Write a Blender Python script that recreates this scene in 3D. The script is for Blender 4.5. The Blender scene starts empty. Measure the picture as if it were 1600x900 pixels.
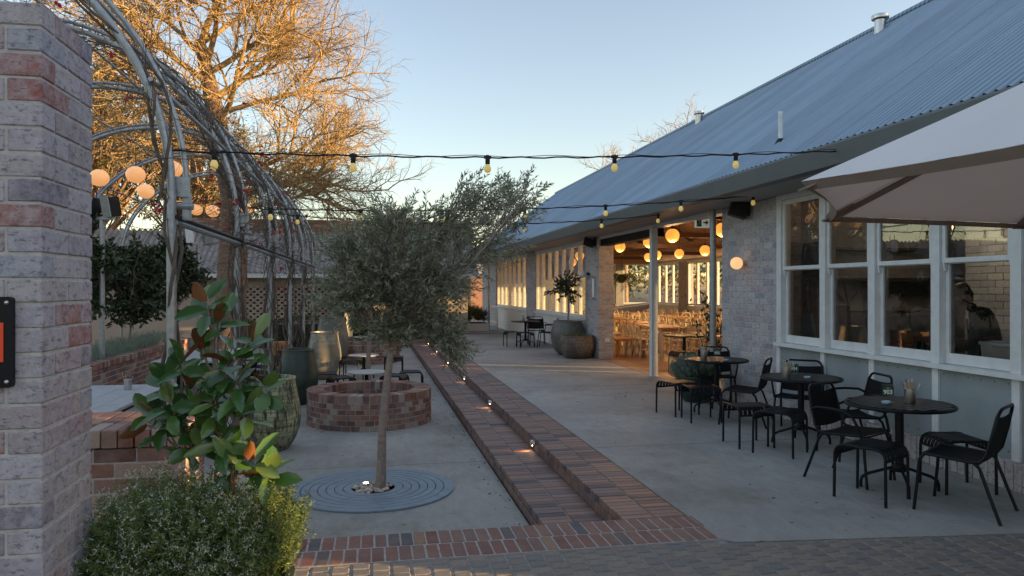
import bpy, math, random
import numpy as np
from mathutils import Vector, Matrix
random.seed(7); rng = np.random.default_rng(7)
R = math.radians; PI = math.pi
S = bpy.context.scene; C = S.collection

# ------------------------------------------------------------ camera, sky, sun, exposure
cam = bpy.data.objects.new('camera', bpy.data.cameras.new('camera')); C.objects.link(cam)
cam.data.lens = 36*1160/1600; cam.data.sensor_width = 36
cam.location = (0, 0, 1.7)
YAW = math.atan(220/1160)
cam.rotation_euler = (R(90), 0, -YAW)
cam.data.clip_start = .05; cam.data.clip_end = 2000
S.camera = cam
EL, AZ = 6.5, 22.0                      # sun: elevation, degrees behind the +X axis
w = bpy.data.worlds.new('World'); S.world = w; w.use_nodes = True
nt = w.node_tree; bg = nt.nodes['Background']
sky = nt.nodes.new('ShaderNodeTexSky'); sky.sky_type = 'NISHITA'; sky.sun_disc = False
sky.sun_elevation = R(EL); sky.sun_rotation = R(90+AZ); sky.air_density = 1.0; sky.dust_density = 1.0; sky.ozone_density = 1.2
# thin high haze: paler towards the horizon, added to the clear sky
tc = nt.nodes.new('ShaderNodeTexCoord'); sxyz = nt.nodes.new('ShaderNodeSeparateXYZ'); nt.links.new(tc.outputs['Generated'], sxyz.inputs[0])
hz = nt.nodes.new('ShaderNodeValToRGB'); nt.links.new(sxyz.outputs['Z'], hz.inputs[0])
for k, (p_, c_) in enumerate([(0,(.36,.14,.22)),(.12,(.34,.16,.19)),(.40,(.20,.06,.04)),(.7,(.58,.54,.54)),(1,(.76,.72,.72))]):
    e_ = hz.color_ramp.elements[k] if k < 2 else hz.color_ramp.elements.new(p_)
    e_.position = p_; e_.color = (*c_, 1)
ad = nt.nodes.new('ShaderNodeMix'); ad.data_type = 'RGBA'; ad.blend_type = 'ADD'; ad.inputs[0].default_value = 1
nt.links.new(sky.outputs[0], ad.inputs[6]); nt.links.new(hz.outputs[0], ad.inputs[7])
nt.links.new(ad.outputs[2], bg.inputs[0]); bg.inputs[1].default_value = .15
sun = bpy.data.objects.new('sun', bpy.data.lights.new('sun', 'SUN')); C.objects.link(sun)
sd = Vector((math.cos(R(AZ))*math.cos(R(EL)), -math.sin(R(AZ))*math.cos(R(EL)), math.sin(R(EL))))
sun.rotation_euler = sd.to_track_quat('Z', 'Y').to_euler()
sun.data.energy = 5.0; sun.data.angle = R(.5); sun.data.color = (1, .63, .26)
S.view_settings.view_transform = 'Standard'; S.view_settings.look = 'None'
S.view_settings.exposure = 1.42; S.view_settings.gamma = 1
S.render.engine = 'CYCLES'
S.cycles.use_denoising = True
S.cycles.max_bounces = 8; S.cycles.transparent_max_bounces = 24
S.cycles.sample_clamp_indirect = 6

# ------------------------------------------------------------ materials
MATS = {}
def new_mat(name):
    m = bpy.data.materials.new(name); m.use_nodes = True
    t = m.node_tree; b = t.nodes['Principled BSDF']
    MATS[name] = m
    return m, t, b
def N(t, k, **kw):
    n = t.nodes.new(k)
    for a, v in kw.items(): setattr(n, a, v)
    return n
def L(t, a, b): t.links.new(a, b)
def coords(t, scale=(1,1,1)):
    g = N(t, 'ShaderNodeNewGeometry'); m = N(t, 'ShaderNodeMapping'); m.inputs['Scale'].default_value = scale
    L(t, g.outputs['Position'], m.inputs['Vector']); return m.outputs[0]
def noise(t, vec, scale, detail=4, rough=.6):
    n = N(t, 'ShaderNodeTexNoise'); n.inputs['Scale'].default_value = scale; n.inputs['Detail'].default_value = detail
    n.inputs['Roughness'].default_value = rough; L(t, vec, n.inputs['Vector']); return n.outputs['Fac']
def ramp(t, fac, stops, interp='LINEAR'):
    r = N(t, 'ShaderNodeValToRGB'); e = r.color_ramp; e.interpolation = interp
    while len(e.elements) < len(stops): e.elements.new(.5)
    for el, (p, c) in zip(e.elements, stops):
        el.position = p; el.color = (*c, 1) if len(c) == 3 else c
    L(t, fac, r.inputs[0]); return r.outputs[0]
def mixc(t, a, b, fac, mode='MIX'):
    m = N(t, 'ShaderNodeMix', data_type='RGBA', blend_type=mode)
    for sock, v in ((m.inputs[6], a), (m.inputs[7], b), (m.inputs[0], fac)):
        if isinstance(v, (int, float)): sock.default_value = v
        elif isinstance(v, tuple): sock.default_value = (*v, 1)
        else: L(t, v, sock)
    return m.outputs[2]
def bump(t, b, h, strength=.3, dist=.01):
    n = N(t, 'ShaderNodeBump'); n.inputs['Strength'].default_value = strength; n.inputs['Distance'].default_value = dist
    L(t, h, n.inputs['Height']); L(t, n.outputs[0], b.inputs['Normal'])
def g1(v): return (v, v, v)

def plain(name, col, rough=.5, metal=0, var=.15, vscale=8, bmp=0, bscale=60, emit=None, estr=0, spec=.5):
    m, t, b = new_mat(name)
    v = coords(t); n = noise(t, v, vscale, 5)
    c = ramp(t, n, [(.3, tuple(x*(1-var) for x in col)), (.7, tuple(min(1, x*(1+var)) for x in col))])
    L(t, c, b.inputs['Base Color']); b.inputs['Roughness'].default_value = rough; b.inputs['Metallic'].default_value = metal
    b.inputs['Specular IOR Level'].default_value = spec
    if bmp: bump(t, b, noise(t, v, bscale, 4), bmp, .004)
    if emit: b.inputs['Emission Color'].default_value = (*emit, 1); b.inputs['Emission Strength'].default_value = estr
    return m
def island(name, cols, rough=.8, dirt=.5, dirtcol=(.35,.33,.31), dscale=5, bmp=.4, bscale=55, fine=.25, spec=.3, wash=None, pits=False):
    """one colour per loose piece (brick, leaf, slat), then blotches of wear"""
    m, t, b = new_mat(name)
    g = N(t, 'ShaderNodeNewGeometry'); n = len(cols)
    c = ramp(t, g.outputs['Random Per Island'], [(i/n, k) for i, k in enumerate(cols)], 'CONSTANT')
    v = coords(t)
    f = ramp(t, noise(t, v, 35, 6, .7), [(.25, g1(1-fine)), (.75, g1(1+fine*.6))])
    c = mixc(t, c, f, 1.0, 'MULTIPLY')
    if dirt:
        k = ramp(t, noise(t, v, dscale, 7, .72), [(.42, g1(0)), (.75, g1(dirt))])
        c = mixc(t, c, dirtcol, k)
    if wash:
        k = ramp(t, noise(t, v, 17, 7, .75), [(.38, g1(0)), (.62, g1(wash[1]))])
        c = mixc(t, c, wash[0], k)
    if pits:
        k = ramp(t, noise(t, coords(t, (1,1,2.2)), 23, 6, .8), [(.535, g1(0)), (.60, g1(.7))]); c = mixc(t, c, (.10,.09,.10), k)
        k = ramp(t, noise(t, coords(t, (1.3,1.3,.5)), 3.1, 3, .5), [(.55, g1(0)), (.75, g1(.35))]); c = mixc(t, c, (.26,.17,.18), k)
    L(t, c, b.inputs['Base Color']); b.inputs['Roughness'].default_value = rough; b.inputs['Specular IOR Level'].default_value = spec
    if bmp: bump(t, b, noise(t, v, bscale, 5, .7), bmp, .004)
    return m
washed = island('washed_brick', [(.40,.37,.39),(.46,.43,.44),(.32,.30,.34),(.42,.35,.36),(.50,.48,.49),(.26,.26,.31),(.44,.39,.40),(.38,.39,.43),(.47,.44,.44),(.36,.29,.31)], dirt=.5, dirtcol=(.54,.52,.52), bmp=.6, wash=((.55,.54,.55), .5), pits=True)
pillar_brick = island('pillar_brick', [(0.312,0.286,0.351),(0.364,0.338,0.390),(0.195,0.182,0.247),(0.390,0.364,0.416),(0.299,0.195,0.234),(0.338,0.325,0.390),(0.416,0.390,0.429),(0.169,0.150,0.208),(0.364,0.280,0.325),(0.273,0.299,0.377),(0.286,0.098,0.085),(0.338,0.305,0.351),(.30,.26,.28),(.31,.25,.27),(.33,.31,.34),(.36,.34,.36)], dirt=.45, dirtcol=(0.455,0.442,0.481), bmp=1.0, fine=.4, wash=((0.468,0.455,0.494), .55), pits=True)
red_brick = island('red_brick', [(.21,.095,.07),(.25,.12,.09),(.17,.075,.06),(.13,.065,.06),(.30,.16,.12),(.22,.13,.11),(.34,.26,.22),(.19,.08,.055)], dirt=.5, dirtcol=(.36,.31,.28), bmp=.6)
tread_brick = island('tread_brick', [(.15,.085,.07),(.20,.115,.09),(.13,.075,.065),(.23,.145,.12),(.15,.10,.10),(.11,.07,.07),(.23,.13,.10),(.19,.11,.085),(.16,.095,.085),(.055,.05,.065),(.25,.14,.10),(.17,.11,.10)], rough=.55, dirt=.2, dirtcol=(.26,.2,.18), bmp=.3, fine=.2, spec=.5)
band_brick = island('band_brick', [(.20,.095,.075),(.22,.115,.09),(.17,.08,.065),(.21,.12,.095),(.25,.15,.10),(.11,.09,.085),(.20,.10,.08),(.18,.10,.085),(.19,.085,.07),(.21,.105,.08),(.09,.085,.095)], rough=.7, dirt=.2, bmp=.5)
grey_paver = island('grey_paver', [(.20,.175,.155),(.225,.195,.17),(.185,.17,.16),(.21,.19,.17),(.24,.205,.175),(.17,.165,.16)], rough=.8, dirt=.3, dirtcol=(.2,.19,.18), bmp=.8)
white_brick = island('white_brick', [(.45,.46,.45),(.50,.50,.48),(.42,.42,.42)], dirt=.1, bmp=.4)
breeze_brick = island('breeze_brick', [(.48,.39,.32),(.52,.43,.35),(.44,.35,.29),(.50,.40,.33),(.40,.31,.26)], dirt=.3, bmp=.4)
mortar = plain('mortar', (.44,.43,.42), .95, var=.2, vscale=25, bmp=.6)
mortar_dark = plain('mortar_dark', (.24,.22,.20), .9, var=.25, vscale=20, bmp=.6)

def concrete(name, base, stain):
    m, t, b = new_mat(name); v = coords(t)
    c = ramp(t, noise(t, v, 1.1, 8, .65), [(.3, tuple(x*.72 for x in base)), (.5, base), (.72, tuple(x*1.2 for x in base))])
    c = mixc(t, c, stain, ramp(t, noise(t, v, .55, 7, .7), [(.44, g1(0)), (.62, g1(.85))]))
    vs = coords(t, (3, .8, 1)); c = mixc(t, c, ramp(t, noise(t, vs, 4, 6, .7), [(.3, g1(.86)), (.7, g1(1.1))]), 1.0, 'MULTIPLY')
    c = mixc(t, c, ramp(t, noise(t, v, 90, 3, .7), [(.3, g1(.85)), (.7, g1(1.1))]), 1.0, 'MULTIPLY')
    sp = ramp(t, noise(t, v, 14, 2, .5), [(.66, g1(0)), (.74, g1(.6))]); c = mixc(t, c, tuple(x*.45 for x in base), sp)
    L(t, c, b.inputs['Base Color']); b.inputs['Roughness'].default_value = .75
    bump(t, b, noise(t, v, 40, 6, .7), .35, .006); return m
terrace_m = concrete('terrace_concrete', (.335,.335,.325), (.175,.17,.155))
patio_m = concrete('patio_concrete', (.325,.315,.295), (.16,.15,.13))
ground_m = plain('ground_soil', (.13,.11,.09), .95, var=.3, vscale=2, bmp=.5)

galv = plain('galvanised_steel', (.31,.335,.36), .45, .6, var=.18, vscale=22)
def roofmat():
    m, t, b = new_mat('corrugated_steel'); v = coords(t, (1,1,1))
    g = N(t, 'ShaderNodeNewGeometry')
    c = ramp(t, noise(t, v, .6, 6, .65), [(.3, (.23,.325,.43)), (.7, (.29,.395,.50))])
    vs = coords(t, (.6, 9, .6)); c = mixc(t, c, ramp(t, noise(t, vs, 2, 5, .7), [(.3, g1(.88)), (.7, g1(1.08))]), 1.0, 'MULTIPLY')
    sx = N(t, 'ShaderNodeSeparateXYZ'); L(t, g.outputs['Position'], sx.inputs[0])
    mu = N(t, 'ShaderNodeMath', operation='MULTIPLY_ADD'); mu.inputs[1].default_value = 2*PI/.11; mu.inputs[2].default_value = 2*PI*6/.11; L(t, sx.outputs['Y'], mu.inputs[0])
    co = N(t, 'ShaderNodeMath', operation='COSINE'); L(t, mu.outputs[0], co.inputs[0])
    c = mixc(t, c, ramp(t, co.outputs[0], [(0, g1(.55)), (.6, g1(1))]), 1.0, 'MULTIPLY')      # valley shade put into the colour so the ribs read
    ms = N(t, 'ShaderNodeMath', operation='MULTIPLY'); ms.inputs[1].default_value = 1/.762; L(t, sx.outputs['Y'], ms.inputs[0])
    fl = N(t, 'ShaderNodeMath', operation='FLOOR'); L(t, ms.outputs[0], fl.inputs[0]); wn = N(t, 'ShaderNodeTexWhiteNoise', noise_dimensions='1D'); L(t, fl.outputs[0], wn.inputs['W'])
    c = mixc(t, c, ramp(t, wn.outputs['Value'], [(0, g1(.90)), (1, g1(1.08))]), 1.0, 'MULTIPLY')      # sheet to sheet
    fr = N(t, 'ShaderNodeMath', operation='FRACT'); L(t, ms.outputs[0], fr.inputs[0]); c = mixc(t, c, g1(.12), ramp(t, fr.outputs[0], [(0, g1(.45)), (.025, g1(0)), (1, g1(0))]))      # laps
    L(t, c, b.inputs['Base Color']); b.inputs['Metallic'].default_value = .55; b.inputs['Roughness'].default_value = .4; return m
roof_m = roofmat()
old_roof = plain('weathered_roof', (.27,.27,.28), .7, .1, var=.35, vscale=5)
fascia_m = plain('fascia_paint', (.105,.125,.135), .5, var=.08, vscale=3)
soffit_m = plain('soffit_paint', (.30,.31,.29), .7, var=.05)
white_p = plain('white_paint', (.66,.68,.69), .45, var=.09, vscale=9, bmp=.15, bscale=30)
panel_m = plain('grey_panel', (.26,.295,.31), .6, var=.14, vscale=2.5, bmp=.1, bscale=12)
white_panel = plain('white_panel', (.62,.62,.62), .7, var=.06, vscale=1.5)
black_m = plain('black_powdercoat', (.006,.0075,.011), .38, 0, var=.1, spec=.22)
black_fab = plain('black_mesh', (.006,.007,.009), .7, 0, spec=.15, var=.2, vscale=40, bmp=.5, bscale=400)
black_pl = plain('black_plastic', (.01,.01,.012), .5, spec=.25)
steel_m = plain('brushed_steel', (.55,.54,.52), .28, .95, var=.1, vscale=40)
grate_m = plain('grate_iron', (.19,.25,.30), .5, .3, var=.15, vscale=9, bmp=.2)
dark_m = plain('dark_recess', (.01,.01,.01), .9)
green_card = plain('green_card', (.006,.07,.05), .5)
white_ink = plain('white_ink', (.85,.85,.82), .6, var=.02)
red_panel = plain('red_panel', (.75,.06,.015), .45, var=.05)
paper = plain('paper', (.55,.45,.36), .8)
blue_dish = plain('pale_blue_ceramic', (.35,.5,.6), .3)
tub_m = plain('white_tub', (.52,.52,.53), .4, var=.05)
counter_m = plain('counter_top', (.4,.4,.4), .4)
pvc = plain('pvc', (.68,.72,.74), .5)
flash = plain('red_flashing', (.22,.05,.035), .7)
canvas = plain('canvas', (.68,.67,.68), .85, var=.05, vscale=2, bmp=.5, bscale=5)
_t = canvas.node_tree; _tl = N(_t, 'ShaderNodeBsdfTranslucent'); _tl.inputs[0].default_value = (.60,.42,.35,1); _mx = N(_t, 'ShaderNodeMixShader'); _mx.inputs[0].default_value = .2
L(_t, _t.nodes['Principled BSDF'].outputs[0], _mx.inputs[1]); L(_t, _tl.outputs[0], _mx.inputs[2]); L(_t, _mx.outputs[0], _t.nodes['Material Output'].inputs[0])
canvas_in = plain('canvas_rib', (.22,.17,.14), .8)
deck_m = plain('grey_timber_top', (.33,.35,.37), .6, var=.1)
terracotta = plain('terracotta_lip', (.35,.10,.05), .7)
skin_m = plain('skin', (.22,.11,.07), .5); hair_m = plain('dark_hair', (.01,.008,.007), .5)
shirt_m = plain('black_shirt', (.015,.015,.017), .8); apron_m = plain('grey_apron', (.08,.08,.085), .9); trousers_m = plain('dark_trousers', (.03,.03,.035), .9)
cloth_w = plain('white_cloth', (.7,.7,.7), .9)
plaster = plain('kitchen_plaster', (.20,.19,.18), .8)
bark = plain('tree_bark', (.33,.22,.15), .9, var=.35, vscale=14, bmp=.8, bscale=18)
def trunkmat():
    m, t, b = new_mat('ringed_bark'); v = coords(t, (1.2,1.2,5))
    c = ramp(t, noise(t, v, 4, 7, .7), [(.3, (.11,.07,.055)), (.55, (.26,.165,.12)), (.75, (.38,.26,.19))])
    L(t, c, b.inputs['Base Color']); b.inputs['Roughness'].default_value = .95; bump(t, b, noise(t, v, 6, 6, .7), 1, .05); return m
trunk_m = trunkmat()
twig_m = plain('twig_bark', (.31,.215,.10), .85, var=.25)
olive_bark = plain('olive_bark', (.24,.19,.16), .9, var=.3, vscale=30, bmp=.6, bscale=90)
vine_m = plain('vine_bark', (.10,.08,.065), .9, var=.3)
def boards():
    m, t, b = new_mat('timber_lining'); v = coords(t)
    sx = N(t, 'ShaderNodeSeparateXYZ'); L(t, v, sx.inputs[0])
    mu = N(t, 'ShaderNodeMath', operation='MULTIPLY'); mu.inputs[1].default_value = 7.5; L(t, sx.outputs['Y'], mu.inputs[0])
    fr = N(t, 'ShaderNodeMath', operation='FRACT'); L(t, mu.outputs[0], fr.inputs[0])
    fl = N(t, 'ShaderNodeMath', operation='FLOOR'); L(t, mu.outputs[0], fl.inputs[0])
    wn = N(t, 'ShaderNodeTexWhiteNoise', noise_dimensions='1D'); L(t, fl.outputs[0], wn.inputs['W'])
    c = ramp(t, wn.outputs['Value'], [(0, (.30,.16,.09)), (1, (.46,.27,.16))])
    c = mixc(t, c, (.03,.018,.01), ramp(t, fr.outputs[0], [(.0, g1(1)), (.06, g1(0)), (1, g1(0))]))
    L(t, c, b.inputs['Base Color']); b.inputs['Roughness'].default_value = .6; return m
lining = boards()
floor_m = plain('timber_floor', (.26,.13,.07), .35, var=.25, vscale=6)
timber = plain('pale_timber', (.50,.34,.20), .5, var=.15, vscale=10)
timber_top = plain('honey_timber', (.42,.20,.08), .4, var=.2, vscale=6)
bentwood_white = plain('bentwood', (.50,.40,.29), .45, var=.1)
def glassmat():
    m, t, b = new_mat('window_glass'); t.nodes.remove(b)
    o = t.nodes['Material Output']; tr = N(t, 'ShaderNodeBsdfTransparent'); tr.inputs[0].default_value = (.84,.87,.86,1)
    gl = N(t, 'ShaderNodeBsdfGlossy'); gl.inputs['Roughness'].default_value = .0; gl.inputs[0].default_value = (.95,.95,.95,1)
    fr = N(t, 'ShaderNodeFresnel'); fr.inputs[0].default_value = 2.1
    v = coords(t); bp = N(t, 'ShaderNodeBump'); bp.inputs['Strength'].default_value = .02; bp.inputs['Distance'].default_value = .02
    L(t, noise(t, v, 1.3, 1), bp.inputs['Height']); L(t, bp.outputs[0], gl.inputs['Normal'])
    mx = N(t, 'ShaderNodeMixShader'); L(t, fr.outputs[0], mx.inputs[0]); L(t, tr.outputs[0], mx.inputs[1]); L(t, gl.outputs[0], mx.inputs[2])
    L(t, mx.outputs[0], o.inputs[0]); return m
glass = glassmat()
def acrylic():
    m, t, b = new_mat('clear_acrylic'); t.nodes.remove(b)
    o = t.nodes['Material Output']; tr = N(t, 'ShaderNodeBsdfTransparent'); gl = N(t, 'ShaderNodeBsdfGlossy'); gl.inputs['Roughness'].default_value = .05
    mx = N(t, 'ShaderNodeMixShader'); mx.inputs[0].default_value = .12; L(t, tr.outputs[0], mx.inputs[1]); L(t, gl.outputs[0], mx.inputs[2]); L(t, mx.outputs[0], o.inputs[0]); return m
clear = acrylic()
def lampmat(name, col, s, base=(.8,.75,.65)):
    m, t, b = new_mat(name); b.inputs['Base Color'].default_value = (*base, 1)
    b.inputs['Emission Color'].default_value = (*col, 1); b.inputs['Emission Strength'].default_value = s
    return m
globe_in = lampmat('amber_globe', (1,.40,.06), .38, (.5,.3,.1))
globe_out = lampmat('cream_globe', (1,.42,.13), .26, (.5,.38,.25))
globe_wall = lampmat('wall_globe', (1,.50,.20), .38, (.5,.4,.3))
bulb_m = lampmat('festoon_bulb', (1,.72,.16), .12, (.5,.42,.2))
unlit = plain('unlit_globe', (.6,.6,.58), .3)
spot_lit = lampmat('spot_lens', (1,.60,.26), 20.0)
up_lit = lampmat('uplight_lens', (1,.8,.55), 3.0)
exit_m = lampmat('exit_face', (.75,.85,.75), .08, (.6,.65,.6))
exit_green = plain('exit_green', (.01,.13,.06), .5)

def leafmat(name, cols, back=None, rough=.45, trans=.25, spec=.4):
    m, t, b = new_mat(name); g = N(t, 'ShaderNodeNewGeometry'); n = len(cols)
    c = ramp(t, g.outputs['Random Per Island'], [(i/max(1, n-1), k) for i, k in enumerate(cols)])
    if back: c = mixc(t, c, back, g.outputs['Backfacing'])
    L(t, c, b.inputs['Base Color']); b.inputs['Roughness'].default_value = rough; b.inputs['Specular IOR Level'].default_value = spec
    if trans:
        o = t.nodes['Material Output']; tl = N(t, 'ShaderNodeBsdfTranslucent'); L(t, c, tl.inputs[0])
        mx = N(t, 'ShaderNodeMixShader'); mx.inputs[0].default_value = trans
        L(t, b.outputs[0], mx.inputs[1]); L(t, tl.outputs[0], mx.inputs[2]); L(t, mx.outputs[0], o.inputs[0])
    return m
olive_leaf = leafmat('olive_leaf', [(.11,.135,.07),(.18,.21,.115),(.13,.16,.085),(.24,.265,.17)], back=(.33,.345,.27), rough=.45, trans=.35)
magnolia_leaf = leafmat('magnolia_leaf', [(.022,.065,.014),(.05,.125,.028),(.032,.095,.02),(.075,.155,.035),(.13,.19,.05)], back=(.15,.06,.022), rough=.2, trans=.08, spec=.6)
dark_leaf = leafmat('dark_leaf', [(.022,.04,.016),(.04,.065,.025),(.03,.05,.02)], rough=.4, trans=.1)
hedge_leaf = leafmat('hedge_leaf', [(.025,.055,.018),(.05,.09,.03),(.035,.07,.02)], rough=.5)
diosma_leaf = leafmat('diosma_leaf', [(.08,.13,.035),(.16,.21,.065),(.11,.165,.05)], rough=.5)
flower_m = leafmat('tiny_flower', [(.55,.58,.52),(.68,.70,.64),(.42,.48,.38)], rough=.8, trans=.3)
rosemary_leaf = leafmat('rosemary_leaf', [(.08,.13,.045),(.13,.19,.07),(.10,.15,.05)], rough=.6)
lavender_leaf = leafmat('lavender_leaf', [(.13,.18,.14),(.22,.28,.22),(.16,.21,.17),(.28,.33,.27)], rough=.7)
gum_leaf = leafmat('gum_leaf', [(.09,.10,.025),(.15,.14,.04),(.12,.11,.03)], rough=.5, trans=.35)
red_leaf = leafmat('red_leaf', [(.45,.02,.03),(.35,.015,.03)], rough=.5, trans=.4)
dry_leaf = leafmat('dry_leaf', [(.10,.06,.03),(.06,.04,.025)], rough=.9, trans=0)
soil_m = plain('potting_soil', (.04,.03,.022), .95, bmp=.6)

def potmat(name, base, streak, edge, amt=.5, rough=.38):
    m, t, b = new_mat(name); v = coords(t); vz = coords(t, (14, 14, 2.2)); vh = coords(t, (1.5,1.5,60))
    f = ramp(t, noise(t, vz, 1.6, 8, .75), [(.44, g1(0)), (.50, g1(1))])
    h = ramp(t, noise(t, v, 2.3, 4, .6), [(.40, g1(0)), (.52, g1(1))])
    k = mixc(t, f, h, 1.0, 'MULTIPLY'); l = ramp(t, noise(t, vh, 1, 2), [(.35, g1(.35)), (.6, g1(1))]); k = mixc(t, k, l, 1.0, 'MULTIPLY')
    c = mixc(t, ramp(t, noise(t, vh, 1.5, 3), [(.3, tuple(x*.7 for x in base)), (.7, tuple(x*1.3 for x in base))]), streak, k)
    c = mixc(t, c, edge, ramp(t, noise(t, v, 5, 6, .7), [(.60, g1(0)), (.72, g1(amt))]))
    L(t, c, b.inputs['Base Color']); b.inputs['Roughness'].default_value = rough; bump(t, b, noise(t, vh, 1.5, 3), .3, .01); return m
pot_a = potmat('streaked_glaze', (.022,.034,.020), (.42,.42,.26), (.03,.04,.025))
pot_b = potmat('green_glaze', (.016,.030,.024), (.03,.05,.038), (.05,.05,.035), .2)
pot_c = potmat('pale_glaze', (.19,.175,.14), (.34,.32,.26), (.03,.03,.028), .95)
pot_d = potmat('grey_glaze', (.10,.10,.095), (.16,.16,.145), (.22,.2,.17), .5)
pot_e = potmat('aged_stone', (.10,.085,.07), (.22,.18,.14), (.03,.028,.025), .95, .85)
pot_rim = plain('pot_rim_green', (.055,.075,.07), .45, var=.3)

# ------------------------------------------------------------ geometry helpers
def link(o, parent=None):
    C.objects.link(o)
    if parent is not None: o.parent = parent
    return o
def tag(o, label=None, cat=None, group=None, kind=None):
    if label: o['label'] = label
    if cat: o['category'] = cat
    if group: o['group'] = group
    if kind: o['kind'] = kind
    return o
def thing(name, label, cat, loc=(0,0,0), rz=0, group=None):
    o = bpy.data.objects.new(name, None); C.objects.link(o); o.empty_display_size = .1
    o.location = loc; o.rotation_euler = (0, 0, rz); return tag(o, label, cat, group)
class MB:
    def __init__(s): s.v = []; s.f = []
    def add(s, vs, fs):
        n = len(s.v); s.v.extend(vs); s.f.extend([tuple(i+n for i in f) for f in fs]); return s
    def box(s, x0, x1, y0, y1, z0, z1):
        return s.add([(x0,y0,z0),(x1,y0,z0),(x1,y1,z0),(x0,y1,z0),(x0,y0,z1),(x1,y0,z1),(x1,y1,z1),(x0,y1,z1)],
                     [(0,3,2,1),(4,5,6,7),(0,1,5,4),(1,2,6,5),(2,3,7,6),(3,0,4,7)])
    def obox(s, c, size, rz=0, rx=0, ry=0):
        M = Matrix.Translation(c) @ Matrix.Rotation(rz, 4, 'Z') @ Matrix.Rotation(ry, 4, 'Y') @ Matrix.Rotation(rx, 4, 'X')
        a, b, d = (k/2 for k in size); n = len(s.v)
        m = MB().box(-a, a, -b, b, -d, d); return s.add([tuple(M @ Vector(p)) for p in m.v], m.f)
    def brick(s, x0, x1, y0, y1, z0, z1, ch=.004, j=.0015):
        """box with bevelled edges, slightly off true"""
        r = lambda: random.uniform(-j, j)
        dx, dy, dz = r(), r(), r(); x0 += dx; x1 += dx; y0 += dy; y1 += dy; z0 += dz; z1 += dz
        c = min(ch, (x1-x0)/3, (y1-y0)/3, (z1-z0)/3); V = []
        for X, ax in ((x0, 1), (x1, -1)):
            for Y, ay in ((y0, 1), (y1, -1)):
                for Z, az in ((z0, 1), (z1, -1)):
                    V += [(X, Y+ay*c, Z+az*c), (X+ax*c, Y, Z+az*c), (X+ax*c, Y+ay*c, Z)]
        I = lambda i, j2, k, a: (i*4+j2*2+k)*3+a
        F = [(I(0,0,0,0),I(0,0,1,0),I(0,1,1,0),I(0,1,0,0)),(I(1,0,0,0),I(1,1,0,0),I(1,1,1,0),I(1,0,1,0)),
             (I(0,0,0,1),I(1,0,0,1),I(1,0,1,1),I(0,0,1,1)),(I(0,1,0,1),I(0,1,1,1),I(1,1,1,1),I(1,1,0,1)),
             (I(0,0,0,2),I(0,1,0,2),I(1,1,0,2),I(1,0,0,2)),(I(0,0,1,2),I(1,0,1,2),I(1,1,1,2),I(0,1,1,2))]
        for k in (0, 1):
            for j2 in (0, 1): F.append((I(0,j2,k,1),I(1,j2,k,1),I(1,j2,k,2),I(0,j2,k,2)))      # edges along x
            for i in (0, 1): F.append((I(i,0,k,0),I(i,1,k,0),I(i,1,k,2),I(i,0,k,2)))           # along y
        for i in (0, 1):
            for j2 in (0, 1): F.append((I(i,j2,0,0),I(i,j2,1,0),I(i,j2,1,1),I(i,j2,0,1)))      # along z
        for i in (0, 1):
            for j2 in (0, 1):
                for k in (0, 1): F.append((I(i,j2,k,0),I(i,j2,k,1),I(i,j2,k,2)))
        return s.add(V, F)
    def tube(s, pts, r, n=8, cap=True, flat=None):
        P = [Vector(p) for p in pts]; m = len(P); rr = r if isinstance(r, (list, tuple)) else [r]*m
        t0 = (P[1]-P[0]).normalized(); ref = Vector((0,0,1)) if abs(t0.z) < .9 else Vector((1,0,0))
        a = t0.cross(ref).normalized(); V = []
        for i in range(m):
            t = (P[min(i+1, m-1)]-P[max(i-1, 0)])
            t = t.normalized() if t.length > 1e-9 else t0
            a = (a - t*a.dot(t)); a = a.normalized() if a.length > 1e-6 else t.orthogonal().normalized()
            b = t.cross(a)
            for k in range(n):
                q = 2*PI*k/n; V.append(tuple(P[i] + (a*math.cos(q) + b*math.sin(q)*(flat or 1))*rr[i]))
        F = [(i*n+k, i*n+(k+1) % n, (i+1)*n+(k+1) % n, (i+1)*n+k) for i in range(m-1) for k in range(n)]
        if cap: F += [tuple(range(n))[::-1], tuple((m-1)*n+k for k in range(n))]
        return s.add(V, F)
    def lathe(s, prof, c=(0,0,0), n=32, sx=1, sy=1):
        V = [(c[0]+r*math.cos(2*PI*k/n)*sx, c[1]+r*math.sin(2*PI*k/n)*sy, c[2]+z) for r, z in prof for k in range(n)]
        m = len(prof); F = [(i*n+k, i*n+(k+1) % n, (i+1)*n+(k+1) % n, (i+1)*n+k) for i in range(m-1) for k in range(n)]
        if prof[0][0] > 1e-6: F.append(tuple(range(n))[::-1])
        if prof[-1][0] > 1e-6: F.append(tuple((m-1)*n+k for k in range(n)))
        return s.add(V, F)
    def ball(s, c, r, n=20, m=12, sz=1):
        return s.lathe([(max(1e-7, r*math.sin(PI*i/m)), -r*sz*math.cos(PI*i/m)) for i in range(m+1)], c, n)
    def prism(s, poly, z0, z1):
        n = len(poly); return s.add([(x,y,z0) for x,y in poly]+[(x,y,z1) for x,y in poly],
            [tuple(range(n))[::-1], tuple(range(n, 2*n))]+[(i, (i+1) % n, n+(i+1) % n, n+i) for i in range(n)])
    def build(s, name, mat, parent=None, smooth=False):
        me = bpy.data.meshes.new(name); me.from_pydata(s.v, [], s.f); me.materials.append(mat); me.update()
        if smooth is True: me.shade_smooth()
        elif smooth: me.shade_smooth(); me.set_sharp_from_angle(angle=R(smooth))
        return link(bpy.data.objects.new(name, me), parent)
def structure(name, mb, mat): o = mb.build(name, mat); o['kind'] = 'structure'; return o
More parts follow.
